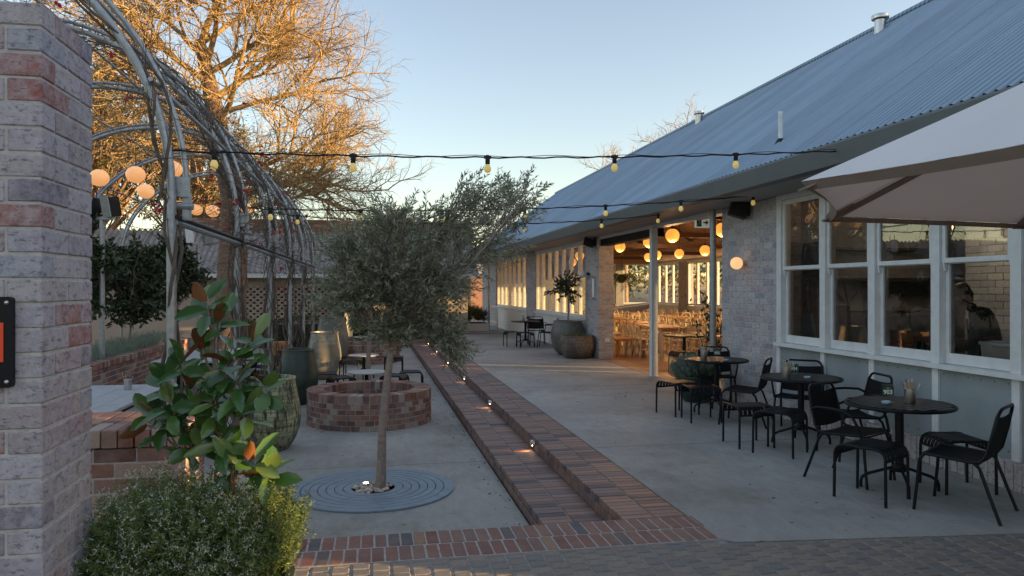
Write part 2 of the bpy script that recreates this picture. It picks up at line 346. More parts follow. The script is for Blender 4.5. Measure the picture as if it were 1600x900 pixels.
def copy_tree(o, parent=None):
    c = o.copy(); C.objects.link(c); c.parent = parent
    for ch in [x for x in list(bpy.data.objects) if x.parent is o]: copy_tree(ch, c)
    return c
def place(o, loc, rz, label=None):
    o.location = loc; o.rotation_euler = (0, 0, rz)
    if label: o['label'] = label
    return o
def text(name, body, size, mat, parent, M, ext=.0008):
    cu = bpy.data.curves.new(name, 'FONT'); cu.body = body; cu.size = size; cu.align_x = 'CENTER'; cu.align_y = 'CENTER'; cu.extrude = ext; cu.offset = size*.022
    cu.materials.append(mat); o = bpy.data.objects.new(name, cu); 
    bpy.context.view_layer.update(); me = bpy.data.meshes.new_from_object(o); bpy.data.objects.remove(o)
    o = bpy.data.objects.new(name, me); link(o, parent); o.matrix_local = M; return o

LEAF = {  # template outlines: x along leaf, y across, z
 'lance': (np.array([[0,0,0],[.45,.5,.02],[1,0,-.03],[.45,-.5,.02]]), [(0,1,2,3)]),
 'oval': (np.array([[0,0,0],[.2,.36,.06],[.55,.5,.08],[.85,.3,.03],[1,0,-.06],[.85,-.3,.03],[.55,-.5,.08],[.2,-.36,.06],[.5,0,-.01]]),
          [(0,8,1),(1,8,2),(2,8,3),(3,8,4),(4,8,5),(5,8,6),(6,8,7),(7,8,0)]),
 'star': (np.array([[0,0,0],[.5,.16,.1],[1,0,0],[.5,-.16,.1],[0,0,0.001],[.2,.5,.1],[.0,1,0],[-.2,.5,.1]]), [(0,1,2,3),(4,5,6,7)]),
}
def leaves(name, P, Dv, ln, wd, mat, parent=None, kind='lance', jit=.3, nrm=None):
    P = np.asarray(P, float); Dv = np.asarray(Dv, float); n = len(P)
    Dv = Dv + rng.normal(0, jit, Dv.shape)*np.linalg.norm(Dv, axis=1, keepdims=True).mean()
    d = Dv/np.maximum(1e-9, np.linalg.norm(Dv, axis=1, keepdims=True))
    q = rng.normal(0, 1, (n, 3)) if nrm is None else np.asarray(nrm)+rng.normal(0, .35, (n, 3))
    a = np.cross(q, d); a /= np.maximum(1e-9, np.linalg.norm(a, axis=1, keepdims=True)); z = np.cross(d, a)
    T, F = LEAF[kind]; k = len(T)
    l = (ln*rng.uniform(.7, 1.25, n))[:, None, None]; wv = (wd*rng.uniform(.75, 1.2, n))[:, None, None]
    V = P[:, None, :] + d[:, None, :]*T[None, :, 0:1]*l + a[:, None, :]*T[None, :, 1:2]*wv + z[:, None, :]*T[None, :, 2:3]*l
    V = V.reshape(-1, 3)
    me = bpy.data.meshes.new(name); me.vertices.add(len(V)); me.vertices.foreach_set('co', V.ravel())
    fl = np.array([i for f in F for i in f]); sizes = np.array([len(f) for f in F])
    idx = (fl[None, :]+(np.arange(n)*k)[:, None]).ravel(); sz = np.tile(sizes, n); st = np.concatenate([[0], np.cumsum(sz)[:-1]])
    me.loops.add(len(idx)); me.loops.foreach_set('vertex_index', idx.astype(np.int32))
    me.polygons.add(len(sz)); me.polygons.foreach_set('loop_start', st.astype(np.int32)); me.polygons.foreach_set('loop_total', sz.astype(np.int32))
    me.materials.append(mat); me.update(calc_edges=True)
    if kind == 'oval': me.shade_smooth()
    return link(bpy.data.objects.new(name, me), parent)
def unit(v): v = Vector(v); return v.normalized()
def rv(): return Vector(rng.normal(0, 1, 3)).normalized()
def curve_pts(p, d, length, n=5, wob=.25, grav=0):
    p = Vector(p); d = Vector(d).normalized(); out = [p.copy()]
    for i in range(n):
        d = (d + rv()*wob + Vector((0,0,grav))).normalized(); p = p + d*(length/n); out.append(p.copy())
    return out
def at_along(pts, t):
    t = min(.9999, max(0, t))*(len(pts)-1); i = int(t); return pts[i].lerp(pts[i+1], t-i), (pts[i+1]-pts[i]).normalized()

# brickwork -------------------------------------------------------------
CO = .086
def pier(name, x0, x1, y0, y1, z0, z1, bmat, parent, mmat=None, cap=False):
    """rectangular brick pier or wall: real bricks round a mortar core"""
    mb = MB(); n = max(1, round((z1-z0)/CO)); h = (z1-z0)/n; g = .005; dp = min(.11, (y1-y0)*.45, (x1-x0)*.45)
    for i in range(n):
        a, b = z0+i*h+g, z0+(i+1)*h-g
        if i % 2 == 0:
            X0, X1, Y0, Y1 = x0, x1, y0+dp+2*g, y1-dp-2*g
        else:
            X0, X1, Y0, Y1 = x0+dp+2*g, x1-dp-2*g, y0, y1
        k = max(1, round((X1-X0)/.24)); s = (X1-X0)/k; off = 0
        for q in range(k):
            xa, xb = X0+q*s+(g if q else 0), X0+(q+1)*s-(g if q < k-1 else 0)
            mb.brick(xa, xb, y0, y0+dp, a, b); mb.brick(xa, xb, y1-dp, y1, a, b)
        k = max(1, round((Y1-Y0)/.24)); s = (Y1-Y0)/k
        for q in range(k):
            ya, yb = Y0+q*s+(g if q else 0), Y0+(q+1)*s-(g if q < k-1 else 0)
            mb.brick(x0, x0+dp, ya, yb, a, b); mb.brick(x1-dp, x1, ya, yb, a, b)
    if cap is True: pass
    o = mb.build(name, bmat, parent)
    e = .0055; core = MB().box(x0+e, x1-e, y0+e, y1-e, z0+.001, z1-.006).build('mortar_core', mmat or mortar, o)
    return o

# ============================================================ THE GROUND
structure('ground', MB().add([(-600,-300,-.40),(700,-300,-.40),(700,900,-.40),(-600,900,-.40)], [(0,1,2,3)]), ground_m)
X1, X2, XR, ZM, ZL = 1.31, 1.815, 2.315, -.138, -.271
structure('lower_patio', MB().box(-12, X1-.02, 5.22, 30, ZL-.1, ZL), patio_m)
structure('terrace', MB().prism([(XR+.004,4.68),(2.42,4.60),(2.6,4.585),(4.6,4.38),(5.6,4.30),(5.6,36.6),(XR+.004,36.6)], -.2, 0), terrace_m)
structure('far_yard', MB().box(-12, 40, 36.6, 70, -.3, -.04), patio_m)
def bricks_on_edge(mb, x0, x1, y0, y1, z, px=.243, py=.086, g=.0055, h=.06, stag=0):
    ny = int((y1-y0)/py+.01)
    for i in range(ny):
        nx = max(1, round((x1-x0)/px)); s = (x1-x0)/nx
        for k in range(nx):
            if random.random() < .22:    # a few soft joints shift
                d = .002
            else: d = 0
            mb.brick(x0+k*s+g, x0+(k+1)*s-g, y0+i*py+g*.7, y0+(i+1)*py-g*.7, z-h, z-d, .005, .0015)
for nm, xa, xb, zt, zb in (('lower_step', X1, X2, ZM, ZL), ('upper_step', X2, XR, 0, ZM)):
    base = structure(nm, MB().box(xa+.012, xb+(.05 if nm == 'lower_step' else 0), 5.20, 33, -.32, zt-.008), mortar_dark)
    m = MB(); bricks_on_edge(m, xa, xb, 5.21 if xa == X1 else 5.21, 33, zt)
    y = 5.21
    while y < 32.9:                        # riser bricks
        m.brick(xa-.004, xa+.05, y+.003, y+.083, zb+.002, zt-.064, .003); y += .086
    m.build('step_brick', tread_brick, base)
fp = structure('front_paving', MB().add([(-12,-6,-.006),(14,-6,-.006),(14,4.40,-.006),(4.6,4.375,-.006),(2.35,4.60,-.006),(2.35,5.2,-.006),(-12,5.2,-.006)], [(0,1,2,3,4,5,6)]), plain('paver_joint', (.21,.20,.19), .95, var=.3, vscale=20, bmp=.5))
MB().box(-9, XR+.27, 4.684, 5.21, -.05, -.0035).build('border_bed', plain('border_mortar', (.31,.295,.28), .95, var=.25, vscale=20, bmp=.4), fp)
structure('paving_edge', MB().box(-12, X1+.6, 5.195, 5.215, -.35, -.012), mortar_dark)
m = MB()
for r in range(2):                          # brick border, two rows of bricks on edge
    for i in range(-100, 28):
        xa = i*.0865+(.02 if r else 0)
        if xa+.09 > XR+.25: continue
        ya = 4.69+r*.262
        m.brick(xa+.0055, xa+.081, ya+.006, ya+.25, -.07, 0, .004, .0015)
m.build('border_brick', band_brick, fp)
m = MB()
for i in range(-95, 118):
    xa = i*.1195; off = random.uniform(-.006,.006)+(.05 if i % 2 else 0)
    lim = 4.68 if xa < 2.25 else 4.60-(xa-2.3)*.094
    for r in range(24):
        yt = min(lim-.006, 4.73-off-r*.104); yb = 4.73-off-(r+1)*.104+.007
        if yt-yb > .03: m.brick(xa+.004, xa+.115, yb, yt, -.06, random.uniform(-.001,.002), .009, .0015)
m.build('paver', grey_paver, fp)
m = MB()                                    # bricks between the upper step and the border
for i in range(6):
    m.brick(X2+.01+i*.0865, X2+.088+i*.0865, 4.952+.262-.01, 5.205, -.07, -.002)
m.build('filler_brick', band_brick, fp)

# ============================================================ RESTAURANT BUILDING
XF, XE, ZE, XRI, ZR, XB, XBE = 5.35, 4.65, 3.15, 9.7, 6.7, 14.05, 14.75
Y0, Y1 = 2.50, 36.0; YR0, YR1 = -6.0, 38.5
B = thing('restaurant_building', 'long whitewashed brick restaurant hall with steep corrugated steel roof and white sash windows', 'building', (0,0,0))
# roof: real corrugations
def corr(xa, za, xb, zb, y0, y1, pitch=.11, amp=.021, seg=6, lift=0):
    n = int((y1-y0)/pitch*seg); sl = Vector((xb-xa, 0, zb-za)).normalized(); nn = Vector((-sl.z, 0, sl.x))
    if nn.z < 0: nn = -nn
    mb = MB(); V = []; rows = 9
    for i in range(n+1):
        y = y0+(y1-y0)*i/n; h = amp*math.cos(2*PI*i/seg)+lift
        for k in range(rows):
            t = k/(rows-1); V.append((xa+(xb-xa)*t+nn.x*h, y, za+(zb-za)*t+nn.z*h))
    mb.add(V, [(i*rows+k, (i+1)*rows+k, (i+1)*rows+k+1, i*rows+k+1) for i in range(n) for k in range(rows-1)]); return mb
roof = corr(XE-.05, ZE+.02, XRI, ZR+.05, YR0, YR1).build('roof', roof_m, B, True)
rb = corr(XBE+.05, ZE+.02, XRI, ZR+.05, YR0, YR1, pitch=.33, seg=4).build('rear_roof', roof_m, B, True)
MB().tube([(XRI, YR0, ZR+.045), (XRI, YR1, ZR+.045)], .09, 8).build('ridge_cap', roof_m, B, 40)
m = MB()                                    # roofing screws
for k, t in enumerate((.02, .17, .33, .5, .67, .83, .965)):
    y = 3.0
    while y < YR1:
        x = XE+(XRI-XE)*t; z = ZE+.07*0+(ZR-ZE)*t+.045
        m.obox((x, y, z), (.02,.02,.025)); y += .456 if k not in (0, 6) else .304
m.build('roof_screws', fascia_m, roof)['kind'] = 'stuff'
m = MB().add([(XE+.1,YR0,ZE-.06),(XRI,YR0,ZR-.14),(XRI,YR1,ZR-.14),(XE+.1,YR1,ZE-.06),(XBE-.1,YR0,ZE-.06),(XBE-.1,YR1,ZE-.06)], [(0,1,2,3),(1,4,5,2)])
m.build('ceiling_lining', lining, B)
g = MB()                                    # quad gutter and fascia
prof = [(XE-.13,3.15),(XE-.135,3.13),(XE-.10,2.935),(XE+.03,2.925),(XE+.03,3.15)]
V = [(x,YR0,z) for x,z in prof]+[(x,YR1,z) for x,z in prof]; n = len(prof)
g.add(V, [(i, (i+1) % n, n+(i+1) % n, n+i) for i in range(n)]+[tuple(range(n)), tuple(range(n,2*n))[::-1]])
g.build('gutter', fascia_m, B)
MB().box(XBE-.02, XBE+.08, YR0, YR1, 2.92, 3.16).build('rear_gutter', fascia_m, B)
MB().box(XE+.031, XF+.1, YR0, YR1, 2.93, 2.95).build('soffit', soffit_m, B)
for yy in (YR0+.02, YR1-.02):
    MB().add([(XE,yy,2.95),(XRI,yy,ZR),(XBE,yy,2.95)], [(0,1,2)]).build('gable_end', lining, B)
def rafters():
    m = MB(); y = 4.0
    while y < 36:
        m.box(XF+.1, XB-.1, y-.04, y+.04, 3.12, 3.26); 
        for sx in (-1, 1):
            a = Vector((XRI, y, ZR-.25)); b = Vector((XRI+sx*4.6, y, 3.2)); m.obox((a+b)/2, ((b-a).length, .07, .14), 0, 0, math.atan2(a.z-b.z, b.x-a.x))
        m.box(XRI-.04, XRI+.04, y-.04, y+.04, 3.2, ZR-.2); y += 5.2
    m.box(XRI+1.9, XRI+2.0, 10, 36, 3.27, 3.42)
    return m
rafters().build('roof_truss', plain('dark_timber', (.11,.06,.035), .6), B)
# the brick pieces of the street side
pier('brick_wall', XF, XF+.35, 9.12, 10.72, 0, 2.93, washed, B)
pier('brick_pier', XF, XF+.37, 17.06, 18.2, 0, 2.93, washed, B)
pier('brick_pier', XF, XF+.30, 24.2, 25.5, 0, 2.93, washed, B)
pier('brick_pier', XF, XF+.30, 32.0, 36.0, 0, 2.93, washed, B)
# plinth of soldier bricks
m = MB(); y = 2.75
while y < 9.05: m.brick(XF-.07, XF+.03, y+.005, y+.081, 0, .235, .005, .004); y += .086
pl = m.build('plinth', washed, B); MB().box(XF-.055, XF+.03, 2.74, 9.1, 0, .222).build('mortar_core', mortar, pl)
# lower cladding
MB().box(XF+.01, XF+.05, 2.75, 9.12, .236, .93).build('cladding_panel', panel_m, B)
mull = [9.12, 8.09, 7.20, 6.27, 5.36, 4.45, 3.60, 2.75]
w2 = .04
for y in mull: MB().box(XF-.012, XF+.02, y-w2 if y < 9 else y-2*w2, y+w2 if y < 9 else y, .236, .93).build('cladding_batten', white_p, B)
# screws on the panels
m = MB()
for i in range(len(mull)-1):
    for q in range(6):
        for z in (.30, .60, .88):
            if q in (0, 5) or z != .60: m.obox((XF+.008, mull[i]-.09-(mull[i]-mull[i+1]-.18)*q/5, z), (.006, .008, .008))
m.build('panel_screws', dark_m, B)['kind'] = 'stuff'
MB().box(XF-.06, XF+.12, 2.74, 9.118, .932, .975).build('window_sill', white_p, B)
MB().box(XF-.02, XF+.14, 2.74, 9.118, 2.86, 2.928).build('window_head', white_p, B)
for y in mull:
    m = MB(); ya, yb = (y-.055, y+.055) if 3 < y < 9 else ((y-.11, y) if y > 9 else (y, y+.11))
    m.box(XF-.012, XF+.13, ya, yb, .976, 2.859)
    m.build('window_post', white_p, B)
for i in range(len(mull)-1):
    ya, yb = mull[i+1]+.058, mull[i]-.058
    if i == 0: yb = mull[0]-.113
    fr = MB(); f = .045
    # lower sash, set back; upper sash proud
    fr.box(XF+.055, XF+.095, ya, ya+f, .98, 1.98); fr.box(XF+.055, XF+.095, yb-f, yb, .98, 1.98)
    fr.box(XF+.055, XF+.095, ya+f, yb-f, .98, 1.08); fr.box(XF+.055, XF+.095, ya+f, yb-f, 1.93, 1.97)
    fr.box(XF+.012, XF+.052, ya, ya+f, 1.94, 2.855); fr.box(XF+.012, XF+.052, yb-f, yb, 1.94, 2.855)
    fr.box(XF+.012, XF+.052, ya+f, yb-f, 1.94, 1.985); fr.box(XF+.012, XF+.052, ya+f, yb-f, 2.80, 2.855)
    fo = fr.build('sash_window', white_p, B)
    hm = MB()
    for yy in (ya+.002, yb-.032): hm.add([(XF+.012,yy,1.94),(XF+.052,yy,1.94),(XF+.052,yy,1.90),(XF+.036,yy,1.865),(XF+.028,yy,1.865),(XF+.02,yy,1.90),
                                    (XF+.012,yy+.03,1.94),(XF+.052,yy+.03,1.94),(XF+.052,yy+.03,1.90),(XF+.036,yy+.03,1.865),(XF+.028,yy+.03,1.865),(XF+.02,yy+.03,1.90)],
                                   [(0,1,2,3,4,5),(11,10,9,8,7,6)]+[(k, (k+1) % 6, 6+(k+1) % 6, 6+k) for k in range(6)])
    hm.build('sash_horn', white_p, fo)
    p = MB(); tl = random.uniform(-.002, .002)
    p.add([(XF+.075,ya+f,1.08),(XF+.075+tl,yb-f,1.08),(XF+.075+tl,yb-f,1.93),(XF+.075,ya+f,1.93)], [(0,3,2,1)])
    p.add([(XF+.032,ya+f,1.985),(XF+.032+tl,yb-f,1.985),(XF+.032,yb-f,2.80),(XF+.032,ya+f,2.80)], [(0,3,2,1)])
    p.build('pane', glass, fo)
# the other street side bays and the rear and end walls
def casement_run(x, ya, yb, nb, face, label=None, z0=.93, z1=2.86):
    """tall fixed lights in the plane x; one part per light"""
    s = (yb-ya)/nb
    for i in range(nb):
        a, b = ya+i*s, ya+(i+1)*s; f = .05
        fr = MB().box(x, x+.10, a, a+f, z0, z1).box(x, x+.10, b-f, b, z0, z1).box(x, x+.10, a+f, b-f, z0, z0+.07).box(x, x+.10, a+f, b-f, z1-.06, z1)
        fo = fr.build('tall_window', white_p, B)
        MB().add([(x+.05,a+f,z0+.07),(x+.05,b-f,z0+.07),(x+.05,b-f,z1-.06),(x+.05,a+f,z1-.06)], [(0,3,2,1)]).build('pane', glass, fo)
for a, b, nb in ((18.2, 24.2, 7), (25.5, 32.0, 7)):
    casement_run(XF+.06, a, b, nb, -1)
    MB().box(XF+.03, XF+.12, a, b, .0, .88).build('white_panelling', white_panel, B)
    MB().box(XF-.01, XF+.17, a, b, .882, .925).build('window_ledge', white_p, B)
MB().box(XF+.02, XF+.2, 10.72, 36, 2.862, 2.93).build('head_beam', white_p, B)
MB().box(XF+.04, XF+.24, 13.62, 17.05, 2.70, 2.86).build('shutter_box', black_pl, B)
pier_y = [2.73, 9.0, 12.2, 18.4, 25.0, 31.6]
for a, b in zip(pier_y, pier_y[1:]+[36.0]):
    MB().box(XB, XB+.3, a, a+.9, 0, 2.93).build('rear_pier', washed, B)
    MB().box(XB+.05, XB+.15, a+.9, b, 0, .9).build('rear_panelling', white_panel, B)
    MB().box(XB, XB+.2, a+.9, b, 2.86, 2.93).build('rear_head', white_p, B)
    if a == 9.0:
        slots = [(9.93,10.16),(10.52,10.80),(11.40,11.68)]; yy = a+.9  # unseen wall, slots shaped to throw sun stripes on the terrace
        for sa_, sb_ in slots+[(b, b)]:
            MB().box(XB+.04, XB+.14, yy, sa_-.002, .9, 2.86).build('rear_wall', white_panel, B); yy = sb_+.002
    elif a == 12.2:
        MB().box(XB+.04, XB+.14, a+.9, 15.3, .9, 2.86).build('rear_wall', white_panel, B); casement_run(XB+.06, 15.302, b, 4, 1)  # first stretch closed to limit the sun patch at the doorway
    elif a > 8: casement_run(XB+.06, a+.9, b, int((b-a-.9)/.85), 1)
    else: MB().box(XB+.04, XB+.14, a+.9, b, .9, 2.86).build('rear_wall', white_panel, B)
MB().box(XF+.05, XB, Y0-.02, Y0+.2, 0, 3.3).build('end_wall', plaster, B)
# far end wall with two windows and timber gable
MB().box(XF+.3, 10.6, 36.0, 36.2, 0, 2.93).build('far_end_wall', washed, B)
MB().box(10.6, XB, 36.0, 36.2, 0, .9).build('far_end_wall', washed, B)
MB().box(12.2, 12.6, 36.0, 36.2, .9, 2.93).build('far_end_wall', washed, B)
MB().add([(XF,36.1,2.93),(XB,36.1,2.93),(XRI,36.1,ZR-.1)], [(0,1,2)]).build('far_gable', lining, B)
for xa, xb in ((10.6, 12.2), (12.6, XB)):
    fo = MB().box(xa, xa+.06, 36.05, 36.15, .9, 2.93).box(xb-.06, xb, 36.05, 36.15, .9, 2.93).box(xa+.06, xb-.06, 36.05, 36.15, .9, .97).box(xa+.06, xb-.06, 36.05, 36.15, 2.86, 2.93).build('end_window', white_p, B)
    MB().add([(xa+.06,36.1,.97),(xb-.06,36.1,.97),(xb-.06,36.1,2.86),(xa+.06,36.1,2.86)], [(0,1,2,3)]).build('pane', glass, fo)
fl_ = MB().box(5.604, XB, Y0+.2, 36.0, -.2, .004); fl_.build('indoor_floor', floor_m, B)
m = MB().box(5.36, 5.602, 10.74, 17.05, -.1, .003); m.build('threshold', tread_brick, B)
# inner walls round the kitchen
MB().box(XF+.36, XB, 9.3, 9.45, 0, 3.3).build('partition_wall', plaster, B)
wk = MB(); y = 2.95; n = 0
for i in range(34):
    z = .0+i*.09; k = 0; y = 2.95 - (.12 if i % 2 else 0)
    while y < 8.55:
        wk.brick(7.78, 7.84, max(2.95, y)+.003, min(8.6, y+.24)-.003, z+.003, z+.087, .003); y += .24
wk.build('kitchen_wall', white_brick, B); MB().box(7.795, 7.95, 2.94, 8.62, 0, 3.1).build('kitchen_wall_core', plaster, B)
# kitchen ceiling lowers the light there
MB().box(XF+.15, XB, Y0+.2, 9.3, 3.05, 3.08).build('kitchen_ceiling', plaster, B)
# verandah posts
MB().box(XF-.06, XF+.06, 13.5, 13.62, 0, 2.86).build('verandah_post', white_p, B)
pier('brick_wall', XF, XF+.30, -6.0, 1.0, 0, 2.93, washed, B)  # unseen wall added to keep low sun off the brick pillar
# downpipe
dp = MB().tube([(5.27, 10.86, .02), (5.27, 10.86, 2.94)], .05, 14).build('downpipe', galv, B, 40)
MB().tube([(5.27,10.86,1.9),(5.27,10.86,1.95)], .056, 14).tube([(5.27,10.86,.6),(5.27,10.86,.65)], .056, 14).build('pipe_clip', galv, dp)
# roof pipes
for x, y, z, h, r in ((9.3, 12.29, 6.26, .42, .10), (9.3, 20.06, 6.28, .42, .10)):
    f = MB().tube([(x,y,z-.1),(x,y,z+h)], r, 16).build('flue', steel_m, B, 40)
    MB().lathe([(r*1.5,0),(r*1.55,.03),(r*1.5,.07),(.001,.10)], (x,y,z+h+.02), 20).build('flue_cap', steel_m, f, 40)
    MB().obox((x-.03, y, z-.03), (.42,.34,.05), 0, 0, -R(35)).tube([(x,y,z-.05),(x,y,z+.08)], [r*1.35, r*1.08], 16).build('flashing', flash, f)
MB().tube([(5.2,8.78,3.5),(5.2,8.78,3.98)], .03, 12).build('vent_pipe', pvc, B, 40)
MB().lathe([(.09,0),(.04,.09)], (5.2,8.78,3.54), 12).build('vent_boot', black_pl, B)
# small plates on the pier
MB().box(XF-.012, XF-.001, 17.35, 17.60, 1.42, 1.98).build('menu_frame', galv, B)
MB().box(XF-.016, XF-.0125, 17.39, 17.56, 1.47, 1.93).build('menu_sheet', white_ink, B)
MB().box(5.50, 5.62, 17.045, 17.058, .40, .50).build('power_point', white_p, B)

# ------------------------------------------------------------ things on the building
def wall_speaker(x, y, z, label, rz):
    t = thing('wall_speaker', label, 'speaker', (x, y, z), rz, 'black speakers under the eaves')
    MB().add([(-.13,-.12,-.06),(.10,-.12,-.13),(.14,-.12,.06),(-.08,-.12,.13),(-.13,.12,-.06),(.10,.12,-.13),(.14,.12,.06),(-.08,.12,.13)],
             [(0,1,2,3),(7,6,5,4),(0,4,5,1),(1,5,6,2),(2,6,7,3),(3,7,4,0)]).build('cabinet', black_pl, t)
    MB().box(.12, .17, -.03, .03, -.08, .14).build('bracket', black_pl, t)
wall_speaker(5.18, 9.9, 2.82, 'black box speaker under the eave beside the downpipe', R(-20))
wall_speaker(5.18, 17.35, 2.80, 'black box speaker on top of the doorway pier', R(-20))
t = thing('wall_lamp', 'glowing cream globe lamp on the whitewashed brick wall', 'lamp', (5.35, 9.98, 2.06))
MB().ball((-.14,0,0), .09).build('globe', globe_wall, t, True); MB().lathe([(.045,0),(.045,.02)], (0,0,0), 16).build('mount', steel_m, t)
MB().tube([(-.06,0,0),(0,0,0)], .04, 14).build('collar', steel_m, t)
t = thing('wall_lamp', 'unlit white globe lamp on the pier left of the doorway', 'lamp', (5.35, 17.85, 2.05))
MB().ball((-.16,0,0), .09).build('globe', unlit, t, True); MB().tube([(-.08,0,0),(0,0,0)], .035, 14).build('collar', black_pl, t)
t = thing('exit_sign', 'white and green exit sign with a running figure and arrow over the doorway', 'sign', (5.62, 12.0, 2.83))
MB().box(-.13,.13,-.02,.02,-.09,.09).build('case', exit_m, t)
m = MB().box(-.125,.125,-.023,-.0205,-.085,.085); m.build('face', exit_m, t)
m = MB(); q = -.026
def quad(m, pts): m.add([(x, q, z) for x, z in pts], [tuple(range(len(pts)))])
quad(m, [(-.11,-.07),(-.02,-.07),(-.02,.07),(-.11,.07)]); g_ = m.build('green_field', exit_green, t)
m = MB(); q = -.0275
quad(m, [(-.055,.04),(-.043,.04),(-.043,.054),(-.055,.054)]); quad(m, [(-.075,.03),(-.05,.035),(-.045,.0),(-.065,-.005)]); quad(m, [(-.065,-.005),(-.05,0),(-.03,-.03),(-.04,-.035)]); quad(m, [(-.065,0),(-.055,-.005),(-.085,-.05),(-.095,-.045)])
m.build('running_figure', white_ink, t)
m = MB(); q = -.026
quad(m, [(.01,-.012),(.06,-.012),(.06,.012),(.01,.012)]); quad(m, [(.06,-.045),(.11,0),(.06,.045)]); m.build('arrow', exit_green, t)
MB().tube([(0,0,.09),(0,0,.10)], .01, 6).build('hanger', black_pl, t)

PEND = [(6.6,15.6,2.87,'large round amber pendant right of the verandah post'),(7.1,18.3,2.90,'round amber pendant left of the verandah post'),
 (7.35,14.7,2.94,'largest amber pendant beside the downpipe'),(9.9,25.6,2.82,'small amber pendant low and left of the verandah post'),
 (10.1,23.3,2.85,'small amber pendant hanging below between two big ones'),(9.6,20.3,2.80,'amber pendant under the largest one beside the downpipe'),
 (7.1,20.6,2.9,'amber pendant half hidden by the doorway pier'),(9.55,23.9,2.82,'amber pendant half hidden behind the verandah post'),
 (7.0,24.5,2.8,'amber pendant seen through the tall windows nearest the pier'),(8.0,29.0,2.75,'amber pendant seen low through the tall windows')]
pp = None
for x, y, z, lab in PEND:
    if pp is None:
        pp = thing('pendant_lamp', lab, 'lamp', (x,y,z), 0, 'amber globe pendants in the dining hall')
        MB().ball((0,0,0), .155, 24, 14).build('globe', globe_in, pp, True); MB().tube([(0,0,.15),(0,0,1.35)], .006, 6).build('cord', black_pl, pp)
        MB().lathe([(.05,0),(.03,.05)], (0,0,.145), 12).build('cap', black_pl, pp)
        ld = bpy.data.lights.new('pendant_light', 'POINT'); ld.energy = 22; ld.color = (1,.55,.22); ld.shadow_soft_size = .17; lo = bpy.data.objects.new('pendant_light', ld); link(lo, pp); lo.location = (0,0,-.18)
    else:
        c = copy_tree(pp); place(c, (x,y,z), 0, lab)

# ------------------------------------------------------------ festoon strings
def festoon(a, b, params, sag, label):
    a, b = Vector(a), Vector(b); t = thing('string_lights', label, 'string lights', tuple(a), 0, 'festoon strings across the courtyard')
    P = lambda k: a.lerp(b, k)-Vector((0,0,1))*sag*4*k*(1-k)
    pts = [P(i/60)+Vector((0,0,.006*math.sin(i*1.7))) for i in range(61)]
    MB().tube([p-a for p in pts], .007, 5).build('wire', black_pl, t)
    pts2 = [P(i/60)+Vector((.01,0,.012+.008*math.sin(i*.9))) for i in range(61)]
    MB().tube([p-a for p in pts2], .003, 4).build('catenary', black_pl, t)
    for k in params:
        p = P(k)-a
        s_ = MB().lathe([(.014,.02),(.02,-.005),(.02,-.055),(.017,-.06)], p, 10).box(p.x-.03,p.x+.03,p.y-.01,p.y+.01,p.z-.01,p.z+.015).build('socket', black_pl, t, 40)
        MB().lathe([(.015,-.055),(.028,-.085),(.03,-.10),(.024,-.122),(.001,-.133)], p, 14).build('bulb', bulb_m, s_, True)
festoon((-1.5,5.9,2.72), (4.65,6.65,3.07), (.054,.221,.401,.591,.794), .06, 'nearest and highest string of yellow bulbs, from the first arch to the gutter')
festoon((-1.45,8.99,2.62), (5.2,9.26,2.96), (.045,.199,.345,.503,.664,.822,.981), .10, 'middle string of yellow bulbs, ending on the brick wall by the speaker')
festoon((-1.45,11.6,2.82), (4.65,11.54,2.9), (.059,.217,.414,.631,.839,.997), .16, 'lowest and farthest string of yellow bulbs, ending on the gutter above the doorway')

# ============================================================ TABLES, CHAIRS, STOOLS
def cafe_table(name, label, h=.73, r=.415, topm=black_m, slats=True, group=None, light=False):
    t = thing(name, label, 'table', (0,0,0), 0, group)
    m = MB()
    if slats:
        n = 13; w_ = 2*r/n
        for i in range(n):
            y = -r+(i+.5)*w_; hx = math.sqrt(max(.001, r*r-(abs(y)+w_*.2)**2))-.012
            m.box(-hx, hx, y-w_/2+.0035, y+w_/2-.0035, h-.012, h)
        ring = [(r*math.cos(2*PI*k/48), r*math.sin(2*PI*k/48), h-.016) for k in range(49)]; m.tube(ring, .015, 8, False, 1.0)
        m.box(-.02,.02,-r+.03,r-.03,h-.035,h-.0125).box(-.27,-.23,-r*.7,r*.7,h-.035,h-.0125).box(.23,.27,-r*.7,r*.7,h-.035,h-.0125)
    else:
        m.lathe([(.001,h-.022),(r-.01,h-.022),(r,h-.012),(r-.005,h),(.001,h)], (0,0,0), 48)
    m.build('tabletop', topm, t, 35)
    lm = topm if light else black_m
    MB().tube([(0,0,.17),(0,0,h-.014)], .034, 12).build('column', lm, t, 40)
    MB().lathe([(.05,0),(.06,.03),(.05,.06)], (0,0,.15), 12).build('hub', lm, t)
    for k in range(4):
        a = PI/4+k*PI/2; c_, s_ = math.cos(a), math.sin(a)
        MB().tube([(.03*c_,.03*s_,.19),(.24*c_,.24*s_,.12),(.29*c_,.29*s_,.09),(.30*c_,.30*s_,.05),(.30*c_,.30*s_,0)], .013, 8).build('leg', lm, t, 40)
    return t
